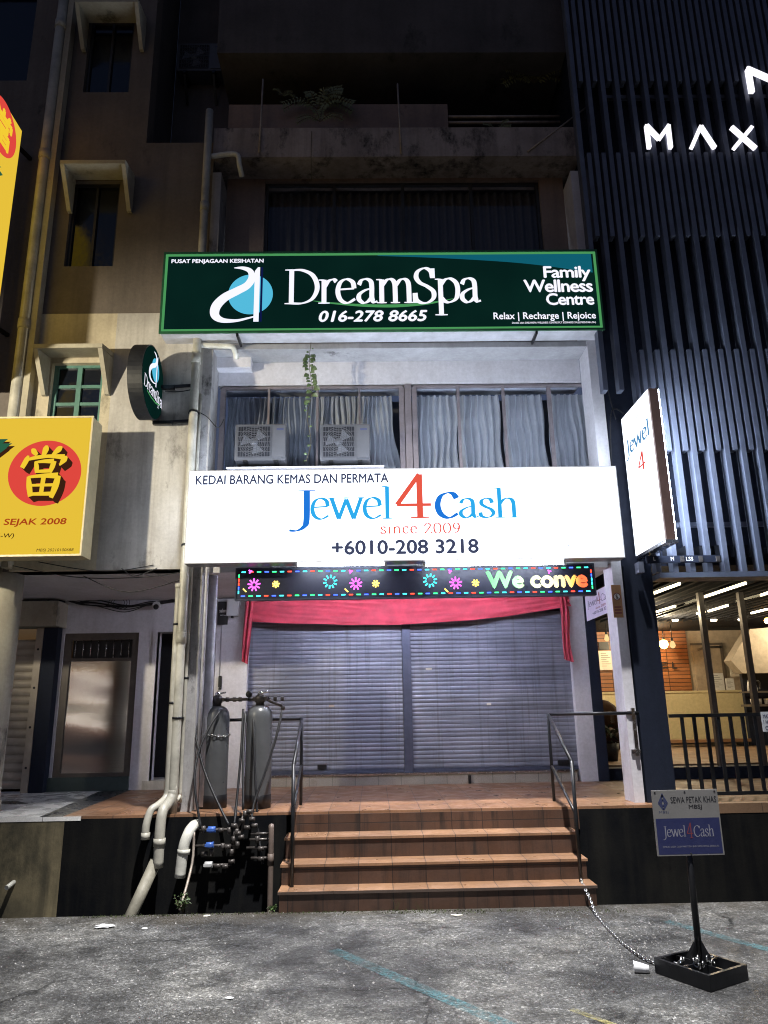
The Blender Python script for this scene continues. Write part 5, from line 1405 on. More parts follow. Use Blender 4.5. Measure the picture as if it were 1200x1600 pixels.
t = ac_unit(a, b, c, d, Yk, 'dark grimy outdoor unit high in the shadowed setback at upper left')
for x in (a + .12, b - .12):
    m = MB(); m.box(x - .02, x + .02, Yk - .02, F + 1.0, c - .035, c - .001); m.bar((x, F + .99, c - .35), (x, Yk, c - .04), .03, .03); m.build('wall_bracket', 'black_metal', t)

# ================================================================== PIPES
def pipe(name, pts, r, mat, label, collars=(), k=5, group=None, clamps=()):
    P_ = catmull(pts, k) if len(pts) > 2 else [Vector(p) for p in pts]
    t = thing(name, label, 'pipe', P_[-1], group)
    m = MB(); m.tube(P_, r, 14); m.build('pipe', mat, t)
    m = MB()
    for c in collars:
        a, b = Vector(c[0]), Vector(c[1]); m.mark().tube([a, b], r * 1.16, 14)
    if collars: m.build('collar', mat, t)
    m = MB()
    for c in clamps:
        m.mark().tube([Vector(c) + Vector((0, 0, -.012)), Vector(c) + Vector((0, 0, .012))], r * 1.12, 12); m.box(c[0] - r * 1.3, c[0] + r * 1.3, c[1] + r * .4, F + .0, c[2] - .01, c[2] + .01)
    if clamps: m.build('clamp', 'black_metal', t)
    return t
def V(x, y, z): return Vector((x, y, z))
YP = F - .10
def elbow(x, zt, yf, zend, r, dx=0):
    """down the pillar, forward over the walkway edge, then down again"""
    zb = P + .10
    return [V(x, YP, zt), V(x, YP, zb + .6), V(x, YP, zb + .16), V(x - .01, YP - .02, zb + .05), V(x - .03 + dx * .4, YP - .12, zb - .01), V(x - .05 + dx * .8, yf + .04, zb - .05), V(x - .06 + dx, yf, zb - .18), V(x - .06 + dx, yf, zend)]
px1 = A(283, 1000, YP).x
zEnd = A(244, 1356, 7.55).z
t = pipe('drain_pipe', elbow(px1, 9.1, 7.56, zEnd, .045, .02), .048, 'pvc_grey', 'thickest grey drain pipe up the left pillar with pale elbow',
         collars=[(V(px1, YP, 5.55), V(px1, YP, 5.68)), (V(px1, YP, 2.35), V(px1, YP, 2.47)), (V(px1, YP, 7.6), V(px1, YP, 7.72)), (V(px1 - .04, 7.56, P - .26), V(px1 - .04, 7.56, P - .19))],
         clamps=[V(px1, YP, z) for z in (1.6, 3.4, 4.95, 6.9)], group='drain pipes on the left pillar')
px2 = A(267, 1150, YP).x; zz = A(278, 912, YP).z
t = pipe('drain_pipe', elbow(px2, zz, 7.58, A(233, 1310, 7.55).z, .034, -.07), .036, 'pvc_grey', 'thinner short drain pipe left of the thickest pipe', collars=[(V(px2 - .13, 7.58, P - .20), V(px2 - .13, 7.58, P - .14)), (V(px2, YP, zz - .05), V(px2, YP, zz))],
         clamps=[V(px2, YP, z) for z in (1.75, 2.55)], group='drain pipes on the left pillar')
q0 = A(238, 1350, 7.55); q1 = A(203, 1432, 7.35)
pipe('slanted_pipe', [q0 + V(.02, .05, .02), q1 + (q1 - q0) * .4], .055, 'pvc_old', 'grimy slanted pipe running from the wall into the drain')
q0 = A(293, 1300, 7.5)
pipe('outlet_pipe', [q0 + V(.03, .26, .03), q0 + V(.02, .12, .03), q0 + V(0, .03, -.02), q0 + V(-.03, 0, -.14), A(281, 1371, 7.5)], .05, 'pvc_white', 'short white elbow outlet pipe on the black wall', collars=[(q0 + V(-.025, 0, -.15), q0 + V(-.028, 0, -.19))])
pxc = A(299, 900, YP + .06).x
pipe('conduit', [V(XL + .0, F - .03, 5.2), V(XL + .0, F - .03, 1.2), V(XL + .0, F - .03, P + .16), V(XL - .06, F - .12, P + .10), V(px1 - .02, 7.6, P + .02)], .018, 'pvc_grey', 'thin grey conduit beside the thickest drain pipe', clamps=[V(XL + .0, F - .03, 2.0)])
xwp = A(333, 900, F + .2).x
pipe('downpipe', [V(xwp, F + .22, CEIL), V(xwp, F + .22, P + .02)], .05, 'conduit_white', 'white downpipe just right of the left pillar', clamps=[])
xwp2 = A(321, 900, F + .02).x
pipe('conduit', [V(xwp2 + .02, F + .0, 4.1), V(xwp2 + .02, F + .0, P + .02)], .016, 'conduit_white', 'slim white conduit on the edge of the left pillar')
for (pa, pb, pc, pd, lab) in (((327, 245), (368, 241), (374, 258), (378, 276), 'upper overflow pipe bending off the left pillar under the parapet'), ((306, 539), (348, 541), (364, 543), (370, 560), 'lower overflow pipe bending off the left pillar below the green sign')):
    Yo = F - .06
    pipe('overflow_pipe', [A(*pa, Yo), A(*pb, Yo), A(*pc, Yo), A(*pd, Yo + .1)], .032, 'pvc_white', lab, group='overflow pipes')
p0 = A(103, 0, F - .12); p1 = A(16, 655, F - .12)
xf = (p0.x + p1.x) / 2
pipe('downpipe', [V(xf, F - .12, 13.5), V(xf, F - .12, 3.2)], .062, 'pvc_grey', 'fat cream downpipe at the far left wall', collars=[(V(xf, F - .12, z), V(xf, F - .12, z + .12)) for z in (6.0, 8.35, 10.4)])

# ================================================================== WATER FILTERS
def vessel(px, label, chain=False):
    b = G(px, 1262, P); x, y = b.x, b.y
    t = thing('filter_vessel', label, 'water filter', (x, y, P), 'grey water filter vessels')
    r = .138; Ht = 1.02
    m = MB(); m.lathe((x, y, P), [(.0, 0.001), (r, .001), (r, .13), (r * .99, .132)], 28); m.build('foot', 'rubber', t)
    m = MB(); m.lathe((x, y, P), [(r * .97, .10), (r * .985, .2), (r * .985, Ht - .12), (r * .93, Ht - .07), (r * .78, Ht - .03), (r * .5, Ht - .004), (r * .3, Ht), (.0, Ht)], 32); m.build('tank', 'vessel_grey', t)
    z = P + Ht
    m = MB(); m.lathe((x, y, z), [(.0, 0), (.045, 0), (.045, .03), (.055, .035), (.055, .09), (.035, .11), (.0, .115)], 16); m.box(x - .075, x + .075, y - .03, y + .03, z + .045, z + .085); v_ = m.build('valve_head', 'fitting', t)
    m = MB(); m.tube([(x - .02, y, z + .12), (x + .09, y - .02, z + .14)], .009, 6); m.sphere((x, y, z + .125), .028, 8, 5); m.build('lever', 'chrome', v_)
    m = MB(); m.tube([(x - .115, y - .03, z + .05), (x - .115, y - .03, z + .09)], .012, 8); m.sphere((x - .115, y - .03, z + .115), .035, 12, 8, (1, .6, 1)); m.build('gauge', 'black_metal', v_)
    if chain:
        m = MB()
        for k in range(26):
            a_ = 2 * math.pi * k / 26; c_ = V(x + (r + .008) * math.cos(a_), y + (r + .008) * math.sin(a_), P + .72 + .008 * math.sin(2 * a_))
            tv = V(-math.sin(a_), math.cos(a_), 0); nv = V(0, 0, 1) if k % 2 else V(math.cos(a_), math.sin(a_), 0)
            m.tube([c_ + tv * .020 * math.cos(q * math.pi / 4) + nv * .010 * math.sin(q * math.pi / 4) for q in range(8)], .0035, 5, True)
        m.build('retaining_chain', 'chain_steel', t)
    return x, y, z
vx0, vy0, vz0 = vessel(333, 'left grey filter vessel with a chain around it', True)
vx1, vy1, vz1 = vessel(402, 'right grey filter vessel without a chain, nearest the shutters')
mf = thing('pipe_manifold', 'black pipes, hoses and valves linking the filter vessels down the wall', 'pipework', (vx0, 7.6, P))
YMf = 7.62
def tubeobj(name, pts, r, mat, k=6):
    m = MB(); m.tube(catmull(pts, k) if len(pts) > 2 else pts, r, 8); return m.build(name, mat, mf)
zh = vz0 + .065
tubeobj('header_pipe', [A(304, 1108, vy0 - .02), (vx0 - .05, vy0, zh)], .016, 'fitting'); tubeobj('header_pipe', [(vx0 + .05, vy0, zh), (vx1 - .05, vy1, zh)], .016, 'fitting'); tubeobj('header_pipe', [(vx1 + .05, vy1, zh), A(441, 1103, vy1)], .016, 'fitting')
m = MB()
for px in (312, 324, 355, 366, 375, 420, 430, 441):
    q = A(px, 1106, vy0 - .01); m.mark().tube([(q.x - .018, vy0 - .01, zh), (q.x + .018, vy0 - .01, zh)], .024, 8)
m.mark().sphere(A(303, 1109, vy0 - .02), .026, 8, 6); m.mark().sphere(A(442, 1106, vy1), .026, 8, 6)
m.build('union', 'fitting', mf)
for pts in ([(303, 1112), (306, 1150), (318, 1200), (336, 1245), (358, 1290)], [(343, 1112), (325, 1140), (309, 1180), (304, 1225), (314, 1295)], [(380, 1108), (377, 1170), (371, 1240), (366, 1290)], [(396, 1110), (397, 1150), (399, 1220), (404, 1300), (410, 1350)], [(441, 1110), (432, 1150), (415, 1205), (397, 1255), (392, 1290)], [(384, 1112), (380, 1180), (380, 1265)]):
    n_ = len(pts); P_ = [A(px, py, (vy0 - .15) + (YMf - vy0 + .15) * i / (n_ - 1)) for i, (px, py) in enumerate(pts)]
    tubeobj('hose', P_, .0125, 'rubber')
for (y, xa, xb) in ((1297, 312, 362), (1322, 305, 372), (1352, 318, 362), (1303, 392, 424), (1312, 390, 424), (1325, 385, 424), (1341, 392, 424)):
    q0 = A(xa, y, YMf); q1 = A(xb, y, YMf); tubeobj('branch_pipe', [(q0.x, YMf, q0.z), (q1.x, YMf, q0.z)], .013, 'fitting')
m = MB(); rnd = random.Random(5)
for px, py in ((318, 1296), (345, 1297), (358, 1298), (366, 1290), (370, 1300), (365, 1312), (371, 1320), (362, 1332), (356, 1323), (377, 1308), (322, 1322), (348, 1323), (327, 1352), (340, 1353), (352, 1354), (362, 1346), (372, 1302), (386, 1293), (394, 1280), (383, 1272), (398, 1290), (402, 1312), (408, 1326), (408, 1342), (330, 1332), (320, 1334), (378, 1282), (390, 1268)):
    q = A(px, py, YMf - .01); h = rnd.choice((0, 0, 1)); d_ = V(.028, 0, 0) if h == 0 else V(0, 0, .03)
    m.mark().tube([q - d_, q + d_], .021, 8)
m.build('fitting', 'fitting', mf)
for px0_, py0_, px1_, py1_ in ((382, 1272, 362, 1312), (394, 1280, 384, 1268), (366, 1290, 366, 1332), (384, 1268, 378, 1300)):
    tubeobj('riser_pipe', [A(px0_, py0_, YMf), A(px1_, py1_, YMf)], .014, 'fitting')
for px, py in ((331, 1296), (328, 1320), (326, 1351)):
    q = A(px, py, YMf - .03); m = MB(); m.tube([q - V(.035, 0, 0), q + V(.035, 0, 0)], .028, 10); m.box(q.x - .04, q.x + .03, q.y - .045, q.y - .02, q.z - .01, q.z + .012); m.build('valve', 'blue_valve' if py < 1330 else 'box_white', mf)
q0 = A(424, 1298, 7.56); q1 = A(422, 1424, 7.56)
pipe('standpipe', [q0 + V(-.02, .1, .0), q0 + V(-.01, .03, .01), q0 + V(0, 0, -.04), V(q0.x, 7.56, -.4)], .026, 'brown_pipe', 'brown grey standpipe beside the steps going into the drain', collars=[(V(q0.x, 7.56, q0.z - .2), V(q0.x, 7.56, q0.z - .3))])
pipe('loose_pipe', [A(303, 1300, 7.55), A(300, 1350, 7.5), A(281, 1422, 7.2)], .012, 'rust_rod', 'thin rusty rod leaning from the wall to the weeds')

# ================================================================== HANDRAILS
def handrail(label, top0, top1, bk_foot, fr_top, fr_foot, mid0, mid1, yb_, yf_, bracket=None):
    t = thing('handrail', label, 'handrail', bk_foot, 'black step handrails')
    r = .017
    zt2 = top1.z
    m = MB(); m.tube([top0, top1], r, 10); m.build('wall_rail', 'black_metal', t)
    m = MB(); m.tube([top1 + V(0, 0, .01), bk_foot], r, 10); m.build('post', 'black_metal', t)
    m = MB(); m.tube([top1, fr_top], r, 10); m.build('sloping_rail', 'black_metal', t)
    m = MB(); m.tube([fr_top + V(0, 0, .01), fr_foot], r, 10); m.build('post', 'black_metal', t)
    m = MB(); m.tube([mid0, mid1], r * .85, 10); m.build('middle_rail', 'black_metal', t)
    if bracket: bracket(t)
    return t
ybk = G(865, 1252, P).y; 
bf = G(866, 1252, P); tp = A(857, 1116, bf.y); tp.x = bf.x
ff = G(908, 1378, .162); ft = A(899, 1190, ff.y); ft.x = ff.x
m0 = A(861, 1197, bf.y); m0.x = bf.x; m1 = A(903, 1272, ff.y); m1.x = ff.x
wallp = V(XR + .06, F - .02, tp.z)
def brk(t):
    m = MB(); m.box(XR + .07, XR + .105, F - .055, F - .025, tp.z - .42, tp.z + .05); m.box(XR + .04, XR + .135, F - .024, F - .002, tp.z - .02, tp.z + .02); m.box(XR + .04, XR + .135, F - .024, F - .002, tp.z - .40, tp.z - .36); m.build('wall_bracket', 'steel_edge', t)
handrail('black handrail on the right of the steps, fixed to the white pillar', V(XR + .15, F - .045, tp.z), tp, bf, ft, ff, m0, m1, 0, 0, brk)
bf2 = G(470, 1258, P); tp2 = A(474, 1123, bf2.y); tp2.x = bf2.x
ff2 = G(456, 1386, .162); ft2 = A(460, 1196, ff2.y); ft2.x = ff2.x
m0 = A(471, 1196, bf2.y); m0.x = bf2.x; m1 = A(460, 1270, ff2.y); m1.x = ff2.x
handrail('black handrail on the left of the steps beside the filter vessels', V(XLi - .0, bf2.y, tp2.z), tp2, bf2, ft2, ff2, m0, m1, 0, 0)
pp = A(731, 1215, W - .1)
m = MB(); q = G(731, 1222, P); m.box(q.x - .018, q.x + .018, W - .035, W - .014, P, zk - .03); m.build('kerb_bracket', 'black_metal', shop)

# ================================================================== PARKING SIGN, CHAIN
fb = [G(1028, 1521), G(1110, 1550), G(1166, 1532), G(1086, 1507)]
ctr = (fb[0] + fb[1] + fb[2] + fb[3]) / 4
ps = thing('parking_sign', 'leaning grey and blue reserved parking sign on a black frame base', 'sign', (ctr.x, ctr.y, 0))
hb = .085
m = MB(); Zv = V(0, 0, hb / 2 + .004)
for i in range(4): 
    a_, b_ = fb[i], fb[(i + 1) % 4]; d_ = (b_ - a_).normalized() * (.011 if i % 2 else -.011)
    m.bar(a_ + Zv + d_, b_ + Zv - d_, .022, hb)
mid = lambda a_, b_: (a_ + b_) / 2
m.bar(mid(fb[0], fb[1]) + Zv + V(0, 0, .0), mid(fb[2], fb[3]) + Zv, .02, hb - .006); m.bar(mid(fb[1], fb[2]) + Zv, mid(fb[0], fb[3]) + Zv, .02, hb - .012)
m.build('base_frame', 'black_metal', ps)
pb_ = ctr + V(0, .0, hb); ptop = A(1075, 1300, ctr.y + .05)
ptop = A(1077, 1337, ctr.y + .03)
m = MB(); d_ = (ptop - pb_).normalized(); m.tube([pb_ - d_ * .05, ptop + d_ * .35], .021, 12); m.build('pole', 'black_metal', ps)
m = MB()
for k in range(4):
    e_ = (mid(fb[k], fb[(k + 1) % 4]) - ctr).normalized(); m.add([pb_ + e_ * .018 + d_ * .13, pb_ + e_ * .11 - V(0, 0, .003), pb_ + e_ * .018 - V(0, 0, .003)], [(0, 1, 2)])
    m.add([pb_ + e_ * .018 + d_ * .13 + V(.004, .004, 0), pb_ + e_ * .11 + V(.004, .004, -.003), pb_ + e_ * .018 + V(.004, .004, -.003)], [(0, 2, 1)])
m.build('gusset', 'black_metal', ps)
YPn = ptop.y - .03
c0 = A(1017, 1234, YPn); c1 = A(1120, 1233, YPn); c2 = A(1131.5, 1334, YPn); c3 = A(1028, 1338, YPn)
Ux = ((c1 - c0) + (c2 - c3)) / 2; Vy = ((c0 - c3) + (c1 - c2)) / 2; o_ = c3
wU = Ux.length; hV = Vy.length; Ux = Ux.normalized(); Vy = Vy.normalized(); Nn = V(0, -1, 0)
def pan(mb, u0, u1, v0, v1, l0, l1):
    pts = [o_ + Ux * u * wU + Vy * v * hV for u, v in ((u0, v0), (u1, v0), (u1, v1), (u0, v1))]
    mb.add([p + Nn * l1 for p in pts] + [p + Nn * l0 for p in pts], [(0, 1, 2, 3), (7, 6, 5, 4), (0, 4, 5, 1), (1, 5, 6, 2), (2, 6, 7, 3), (3, 7, 4, 0)]); return mb
m = MB(); pan(m, 0, 1, 0, 1, -.012, 0); bd = m.build('board', 'grey_panel', ps)
m = MB(); pan(m, .02, .98, .02, .565, .0001, .0003); m.build('blue_panel', 'navy_panel', bd)
def pant(mb, g, u0, u1, v0, v1, l=.0006): return put(mb, g, o_ + Nn * l, Ux, Vy, Nn, (u0 * wU, u1 * wU, v0 * hV, v1 * hV), .00004)
m = MB(); pant(m, sans('SEWA PETAK KHAS', .022, 0, 1.05), .275, .97, .795, .895, .0003); pant(m, sans('MBSJ', .022), .54, .74, .685, .77, .0003); m.build('lettering', 'black_print', bd)
m = MB(); pant(m, sans('MBSJ', .0, 0, 1.1), .085, .225, .635, .68, .0003)
def lp(u, v, l=.0004): return o_ + Ux * u * wU + Vy * v * hV + Nn * l
for (a_, b_) in (((.155, .925), (.09, .80)), ((.155, .925), (.22, .80)), ((.09, .80), (.155, .70)), ((.22, .80), (.155, .70)), ((.155, .86), (.12, .80)), ((.155, .86), (.19, .80)), ((.12, .80), (.155, .745)), ((.19, .80), (.155, .745)), ((.155, .95), (.15, .89))):
    pa, pb2 = lp(*a_), lp(*b_); dd_ = (pb2 - pa).normalized(); s_ = dd_.cross(Nn).normalized() * .0055; m.quad(pa - s_, pb2 - s_, pb2 + s_, pa + s_)
m.build('emblem', 'navy_print', bd)
m = MB(); pant(m, serif('Jewel', .18, .06, 12, -.05), .11, .455, .24, .46); pant(m, serif('Cash', .18, .06, 12, -.05), .575, .88, .275, .46); pant(m, sans('DIMILIKI OLEH: CASH MART SDN BHD 200901025566 (868666-A)', .004), .09, .93, .115, .15); m.build('lettering', 'grey_print', bd)
m = MB(); pant(m, serif('4', .18, .06), .47, .565, .26, .50); m.build('lettering', 'red_print', bd)
m = MB()
for u, v in ((.5, .97), (.5, .03), (.045, .97), (.955, .97)): q = lp(u, v); m.mark().tube([q, q + Nn * .0012], .006, 8)
m.build('screw', 'steel_edge', bd)
# chain
def chain(pts, label, link=.034, rad=.0045):
    C_ = catmull(pts, 60); m = MB(); acc = 0; last = C_[0]; k = 0
    L = [C_[0]]
    for p in C_[1:]:
        if (p - L[-1]).length >= link * .72: L.append(p)
    for i in range(len(L) - 1):
        c_ = (L[i] + L[i + 1]) / 2; d_ = (L[i + 1] - L[i]).normalized(); u_ = d_.cross(V(0, 0, 1)).normalized(); w_ = d_.cross(u_)
        nv = (u_ * .8 + w_ * .6) if i % 2 else (w_ * .8 - u_ * .6)
        m.tube([c_ + d_ * link * .5 * math.cos(q * math.pi / 5) + nv * link * .30 * math.sin(q * math.pi / 5) for q in range(10)], rad, 5, True)
    return tag(m.build('chain', 'chain_steel'), label, 'chain')
chain([ff + V(.0, -.02, .03), G(910, 1381, .165), G(921, 1402, .09), G(934, 1432, .012), G(960, 1461, .012), G(990, 1487, .012), G(1018, 1503, .012), G(1040, 1507, .02), G(1062, 1504, .07) , ctr + V(-.07, .08, .10)], 'steel chain lying from the right handrail foot to the parking sign')
m = MB(); rnd = random.Random(9)
for k in range(10):
    c_ = pb_ + V(rnd.uniform(-.06, .06), rnd.uniform(-.075, -.03), rnd.uniform(-.005, .05)); a_ = V(rnd.gauss(0, 1), rnd.gauss(0, 1), rnd.gauss(0, 1)).normalized(); b_ = a_.orthogonal().normalized()
    m.tube([c_ + a_ * .017 * math.cos(q * math.pi / 5) + b_ * .011 * math.sin(q * math.pi / 5) for q in range(10)], .0045, 5, True)
tag(m.build('chain', 'chain_steel'), 'bunched end of steel chain piled on the parking sign base', 'chain')

# ================================================================== LITTER, PLANTS, CABLES
def crumple(px, py, sx, sy, sz, seed, mat, name, label, cat, n=14):
    c_ = G(px, py); rnd = random.Random(seed); m = MB(); m.sphere((c_.x, c_.y, sz * .5), 1, n, 8, (sx, sy, sz * .5))
    for v in m.v:
        d_ = v - V(c_.x, c_.y, sz * .5); f_ = 1 + .25 * math.sin(d_.x * 90 + seed) * math.sin(d_.y * 110 + 2 * seed) + rnd.uniform(-.12, .12)
        v.xyz = (c_.x + d_.x * f_, c_.y + d_.y * f_, max(.004, sz * .5 + d_.z * f_))
    for i in range(len(m.s)): m.s[i] = False
    return tag(m.build(name, mat), label, cat)
crumple(163, 1450, .075, .032, .028, 3, 'plastic_white', 'plastic_bag', 'crumpled white plastic bag on the asphalt at left', 'litter')
crumple(226, 1452, .028, .02, .012, 5, 'plastic_white', 'paper_scrap', 'tiny white scrap right of the crumpled plastic bag', 'litter', 8)
crumple(323, 1432, .03, .02, .012, 6, 'paper', 'paper_scrap', 'pale scrap on the drain edge right of the weeds', 'litter', 8)
crumple(958, 1562, .028, .018, .012, 8, 'plastic_white', 'paper_scrap', 'white scrap left of the yellow line end', 'litter', 8) if False else None
crumple(358, 1561, .026, .018, .012, 9, 'plastic_white', 'paper_scrap', 'white scrap on bare asphalt near the bottom left centre', 'litter', 8)
crumple(712, 1431, .05, .02, .012, 10, 'paper', 'paper_scrap', 'flattened pale wrapper at the foot of the steps', 'litter', 8)
c_ = G(1003, 1520); cup = thing('paper_cup', 'white paper cup lying beside the parking sign base', 'cup', c_)
m = MB(); ax = V(1, -.25, 0).normalized(); b_ = c_ + V(0, 0, .033)
rs_ = [.033, .030, .026, .022]; m.tube([b_ - ax * .045 + ax * .03 * i - V(0, 0, .0035 * i) for i in range(4)], rs_, 16); m.build('body', 'plastic_white', cup)
m = MB(); m.tube([b_ - ax * .047, b_ - ax * .043], .0345, 16, caps=False); m.build('rim', 'plastic_white', cup)
# loose gravel on the asphalt
m = MB(); rnd = random.Random(21)
for i in range(2000):
    px = rnd.uniform(-30, 1230); py = 1424 + 190 * rnd.random() ** 1.15
    if i % 3 == 0: px, py = rnd.gauss(985, 70), rnd.gauss(1465, 25)
    elif i % 7 == 0: py = rnd.gauss(1428, 6)
    if py < 1423 or py > 1640: continue
    p = G(px, py); s_ = .0022 + .0065 * rnd.random() ** 4
    if p.y > 6.9: continue
    m.add([p + V(rnd.uniform(-1, 1) * s_ * 1.6, 0, 0), p + V(0, s_ * rnd.uniform(.7, 1.7), 0), p + V(s_ * 1.4, s_ * .3, 0), p + V(.2 * s_, -s_ * 1.2, 0), p + V(rnd.uniform(-.3, .3) * s_, 0, s_ * 1.1)], [(0, 4, 1), (1, 4, 2), (2, 4, 3), (3, 4, 0)])
g_ = m.build('gravel', 'gravel_stone' if 'gravel_stone' in MATS else simple('gravel_stone', (.34, .33, .32), .7, 0, .8, 30), kind='stuff')
tag(g_, 'scattered gravel and grit on the worn asphalt', 'gravel')
# weeds and grass along the drain edge
def weed(px, py, n, h, sd, label, name='weed', cat='weed', group=None):
    b_ = G(px, py); t = thing(name, label, cat, (b_.x, b_.y, 0), group); rnd = random.Random(sd)
    ms = MB(); ml = MB()
    for i in range(n):
        e_ = b_ + V(rnd.uniform(-.9, .9) * h, rnd.uniform(-.25, .25) * h, h * rnd.uniform(.4, 1.1)); mid_ = b_.lerp(e_, .5) + V(0, 0, h * .12)
        ms.tube(catmull([b_, mid_, e_], 4), .0022, 4)
        for k in range(5): leaf_cluster(ml, b_.lerp(e_, .3 + .16 * k) + V(0, 0, h * .08), 2, .006, .035, rnd.randint(0, 9999))
    ms.build('stem', 'stem', t); ml.build('foliage', 'leaf_pale', t); return t
weed(286, 1427, 10, .13, 4, 'leafy weed growing at the foot of the leaning rusty rod')
weed(424, 1424, 5, .05, 6, 'small weed at the foot of the standpipe')
for k, px in enumerate((477, 620, 655)):
    b_ = G(px, 1423); m = MB(); rnd = random.Random(k + 40)
    for i in range(7):
        e_ = b_ + V(rnd.uniform(-.08, .08), -.01, rnd.uniform(.05, .13)); s_ = V(.002, 0, 0); mdl = b_.lerp(e_, .5) + V(0, 0, .02)
        m.add([b_ - s_, b_ + s_, mdl + s_, e_, mdl - s_], [(0, 1, 2, 4), (4, 2, 3)])
    tag(m.build('grass_tuft', 'stem'), 'dry grass tuft before the bottom step, ' + ('leftmost', 'middle one of the close pair', 'right one of the close pair')[k], 'grass', 'dry tufts before the steps')
m = MB(); rnd = random.Random(77)
for i in range(700):
    px = rnd.choice((rnd.uniform(120, 430), rnd.uniform(440, 760), rnd.uniform(420, 980))); p = G(px, 1422 + abs(rnd.gauss(0, 3)))
    if p.y > 6.92: p.y = 6.92 - rnd.random() * .05
    m.add([p + V(-.004, 0, 0), p + V(.004, 0, 0), p + V(rnd.uniform(-.012, .012), rnd.uniform(-.01, .01), rnd.uniform(.004, .018))], [(0, 1, 2)])
tag(m.build('moss_growth', 'moss', kind='stuff'), 'low moss and grass along the drain edge', 'moss')

# hanging vine
pts = [A(486, 534, F - .1), A(483, 570, F - .08), A(488, 610, F - .06), A(480, 650, F - .06), A(486, 690, F - .06), A(478, 722, F - .06)]
vn = thing('hanging_vine', 'green leafed vine hanging from the spa sign past the outdoor units', 'vine', pts[0])
m = MB(); m.tube(catmull(pts, 6), .0035, 5); m.build('stem', 'stem', vn)
m = MB(); rnd = random.Random(13); cv = catmull(pts, 8)
for i, p in enumerate(cv):
    f_ = i / len(cv); n_ = 2 if (.08 < f_ < .42) else (1 if f_ < .55 or i % 3 == 0 else 0)
    if f_ < .05: continue
    for k in range(n_):
        L = (.085 if .1 < f_ < .5 else .04) * rnd.uniform(.6, 1.15); a_ = rnd.uniform(-1.1, 1.1) + (math.pi if rnd.random() < .45 else 0)
        d_ = V(math.cos(a_) * .7, -.3, -.75 + rnd.uniform(-.1, .4)).normalized(); s_ = d_.cross(V(rnd.uniform(-.3, .3), -1, .1)).normalized()
        c_ = p + V(math.cos(a_) * .02, -.01, 0)
        m.add([c_, c_ + d_ * L * .25 + s_ * L * .42, c_ + d_ * L * .6 + s_ * L * .30, c_ + d_ * L, c_ + d_ * L * .6 - s_ * L * .30, c_ + d_ * L * .25 - s_ * L * .42, c_ + d_ * L * .45 + V(0, -.012, 0)], [(0, 1, 6), (1, 2, 6), (2, 3, 6), (3, 4, 6), (4, 5, 6), (5, 0, 6)])
m.build('foliage', 'leaf_pale', vn)
# plants on the parapet
def fern(px, py, Y, n, L, sd, label, mat='leaf_dark'):
    b_ = A(px, py, Y); t = thing('wild_fern', label, 'plant', b_, 'plants growing on the parapet'); rnd = random.Random(sd); ms = MB(); ml = MB()
    for i in range(n):
        a_ = rnd.uniform(-.3, math.pi + .3); e_ = b_ + V(math.cos(a_) * L, rnd.uniform(-.6, .1) * L * .5, math.sin(a_) * L * rnd.uniform(.3, 1)); mid_ = b_.lerp(e_, .5) + V(0, 0, L * .25)
        cv = catmull([b_, mid_, e_], 6); ms.tube(cv, .004, 4)
        for j, p in enumerate(cv[2:]):
            d_ = (cv[min(j + 3, len(cv) - 1)] - cv[j + 1]).normalized()
            for sg in (-1, 1):
                s_ = d_.cross(V(0, -1, .2)).normalized() * sg; w_ = L * .16 * rnd.uniform(.7, 1.1)
                ml.add([p, p + s_ * w_ * .5 + d_ * w_ * .35, p + s_ * w_ + d_ * w_ * .3 - V(0, 0, w_ * .3), p + s_ * w_ * .5 - d_ * w_ * .05], [(0, 1, 2), (0, 2, 3)])
    ms.build('stem', 'stem', t); ml.build('foliage', mat, t)
fern(497, 170, F + .2, 16, .46, 1, 'bushy fern on the parapet above the green sign, largest of them'); fern(500, 190, F + .0, 7, .30, 2, 'fern drooping over the parapet band left of centre')
fern(440, 150, F + .4, 5, .18, 3, 'thin wisp of plant beside the left upright rod'); fern(775, 208, F + .0, 6, .22, 4, 'small fern on the parapet band below the rails', 'leaf_dark')
fern(835, 130, F + .5, 14, .45, 5, 'dark plant at the upper right end of the parapet', 'leaf_dark')
tag((lambda m: (m.tube(catmull([A(487, 205, F - .06), A(486, 240, F - .06), A(487, 282, F - .06)], 5), .004, 5), m.build('hanging_root', 'stem'))[1])(MB()), 'thin root hanging from the parapet over the dark window', 'root')
for (a_, b_, lab) in (((411, 124), (405, 238), 'upright rusty rod at the left of the parapet'), ((621, 131), (627, 241), 'upright rusty rod at the middle of the parapet'), ((916, 168), (824, 237), 'slanting rusty rod at the right of the parapet')):
    m = MB(); m.tube([A(*a_, F - .02), A(*b_, F - .06)], .012, 8); tag(m.build('rod', 'rust_rod'), lab, 'rod', 'rusty rods on the parapet')
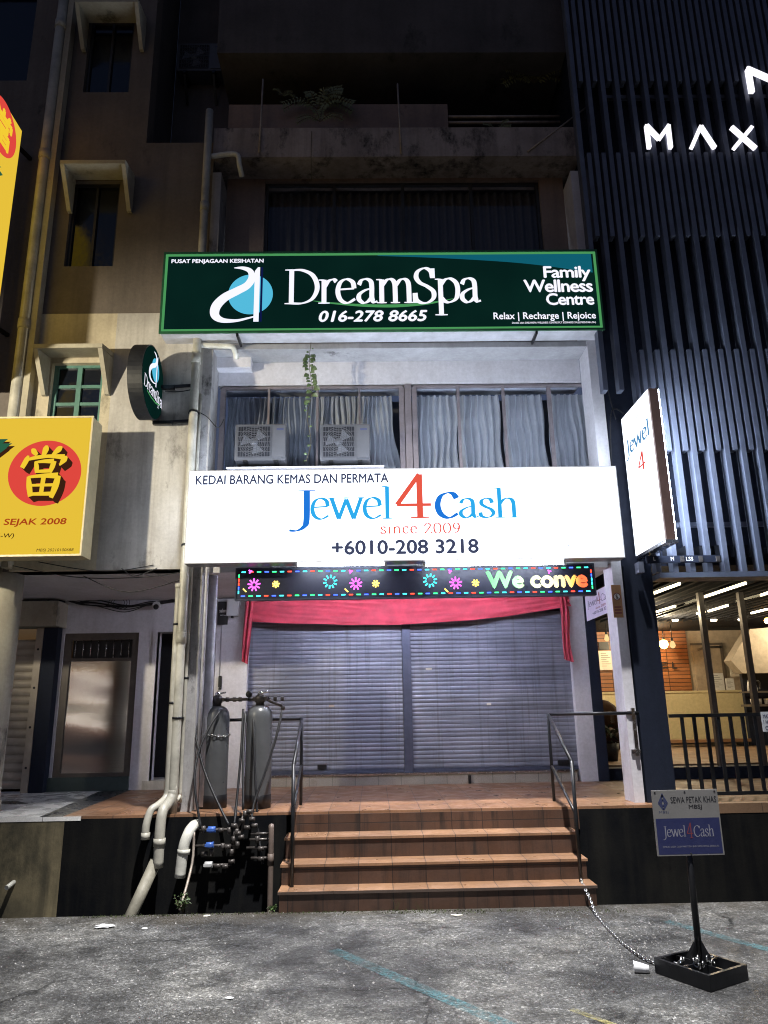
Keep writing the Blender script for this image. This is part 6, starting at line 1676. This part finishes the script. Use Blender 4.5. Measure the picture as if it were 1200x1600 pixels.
# cables over the left walkway
def cable(pts, r, label, Yd=None):
    m = MB(); m.tube(catmull(pts, 8), r, 6); return tag(m.build('cable', 'black_paint'), label, 'cable', 'loose cables over the left walkway')
Yc = W - .06
cb = thing('cable_bundle', 'sagging bundle of black cables under the walkway ceiling at left', 'cables', A(180, 945, Yc))
for k in range(7):
    rnd = random.Random(k); o2 = lambda: rnd.uniform(-3, 3)
    m = MB(); m.tube(catmull([A(76, 915 + o2(), Yc), A(112, 938 + o2(), Yc), A(150, 943 + 2 * o2(), Yc), A(195, 951 + 2 * o2(), Yc), A(235, 943 + o2(), Yc), A(275, 938 + o2(), Yc)], 6), .010 if k < 3 else .006, 6); m.build('cable', 'black_paint', cb)
m = MB()
for k in range(3):
    c_ = A(182 + k * 4, 942, Yc - .03); m.tube([c_ + V(.11 * math.cos(q * .35), 0, (.07 + .01 * k) * math.sin(q * .35)) for q in range(18)], .004, 5, True)
m.build('coil', 'black_paint', cb)
m = MB(); m.tube(catmull([A(112, 934, Yc), A(122, 915, Yc - .1), A(128, 902, Yc - .2)], 6), .018, 6); m.build('cable', 'black_paint', cb)
for pts, lab in (([(20, 884), (120, 902), (220, 902), (290, 893)], 'thin cable sagging under the yellow sign, longest'), ([(60, 878), (160, 893), (240, 883)], 'thin cable just under the yellow sign edge'), ([(190, 888), (210, 900), (245, 888)], 'short cable loop under the wall edge'), ([(130, 900), (200, 925), (287, 905)], 'thin cable crossing before the pale square box')):
    cable([A(px, py, F + .06) if False else A(px, py, F - .02) for px, py in pts], .005, lab)
cable([A(300, 640, F - .06), A(322, 650, F - .03), A(340, 668, F - .03), A(350, 655, F + .05)], .006, 'thin cable looped round the left pillar beside the window')
cable([A(303, 608, F - .14), A(280, 612, F - .03), A(258, 611, F - .03)], .006, 'thin cable along the upper arm of the round sign')
cable([A(243 + 700, 548, F - .03), A(948, 600, F - .03), A(962, 655, F - .03)], .006, 'thin cable running down from the spa sign at right')
for o in bpy.data.objects:
    if '_o' in o: del o['_o']
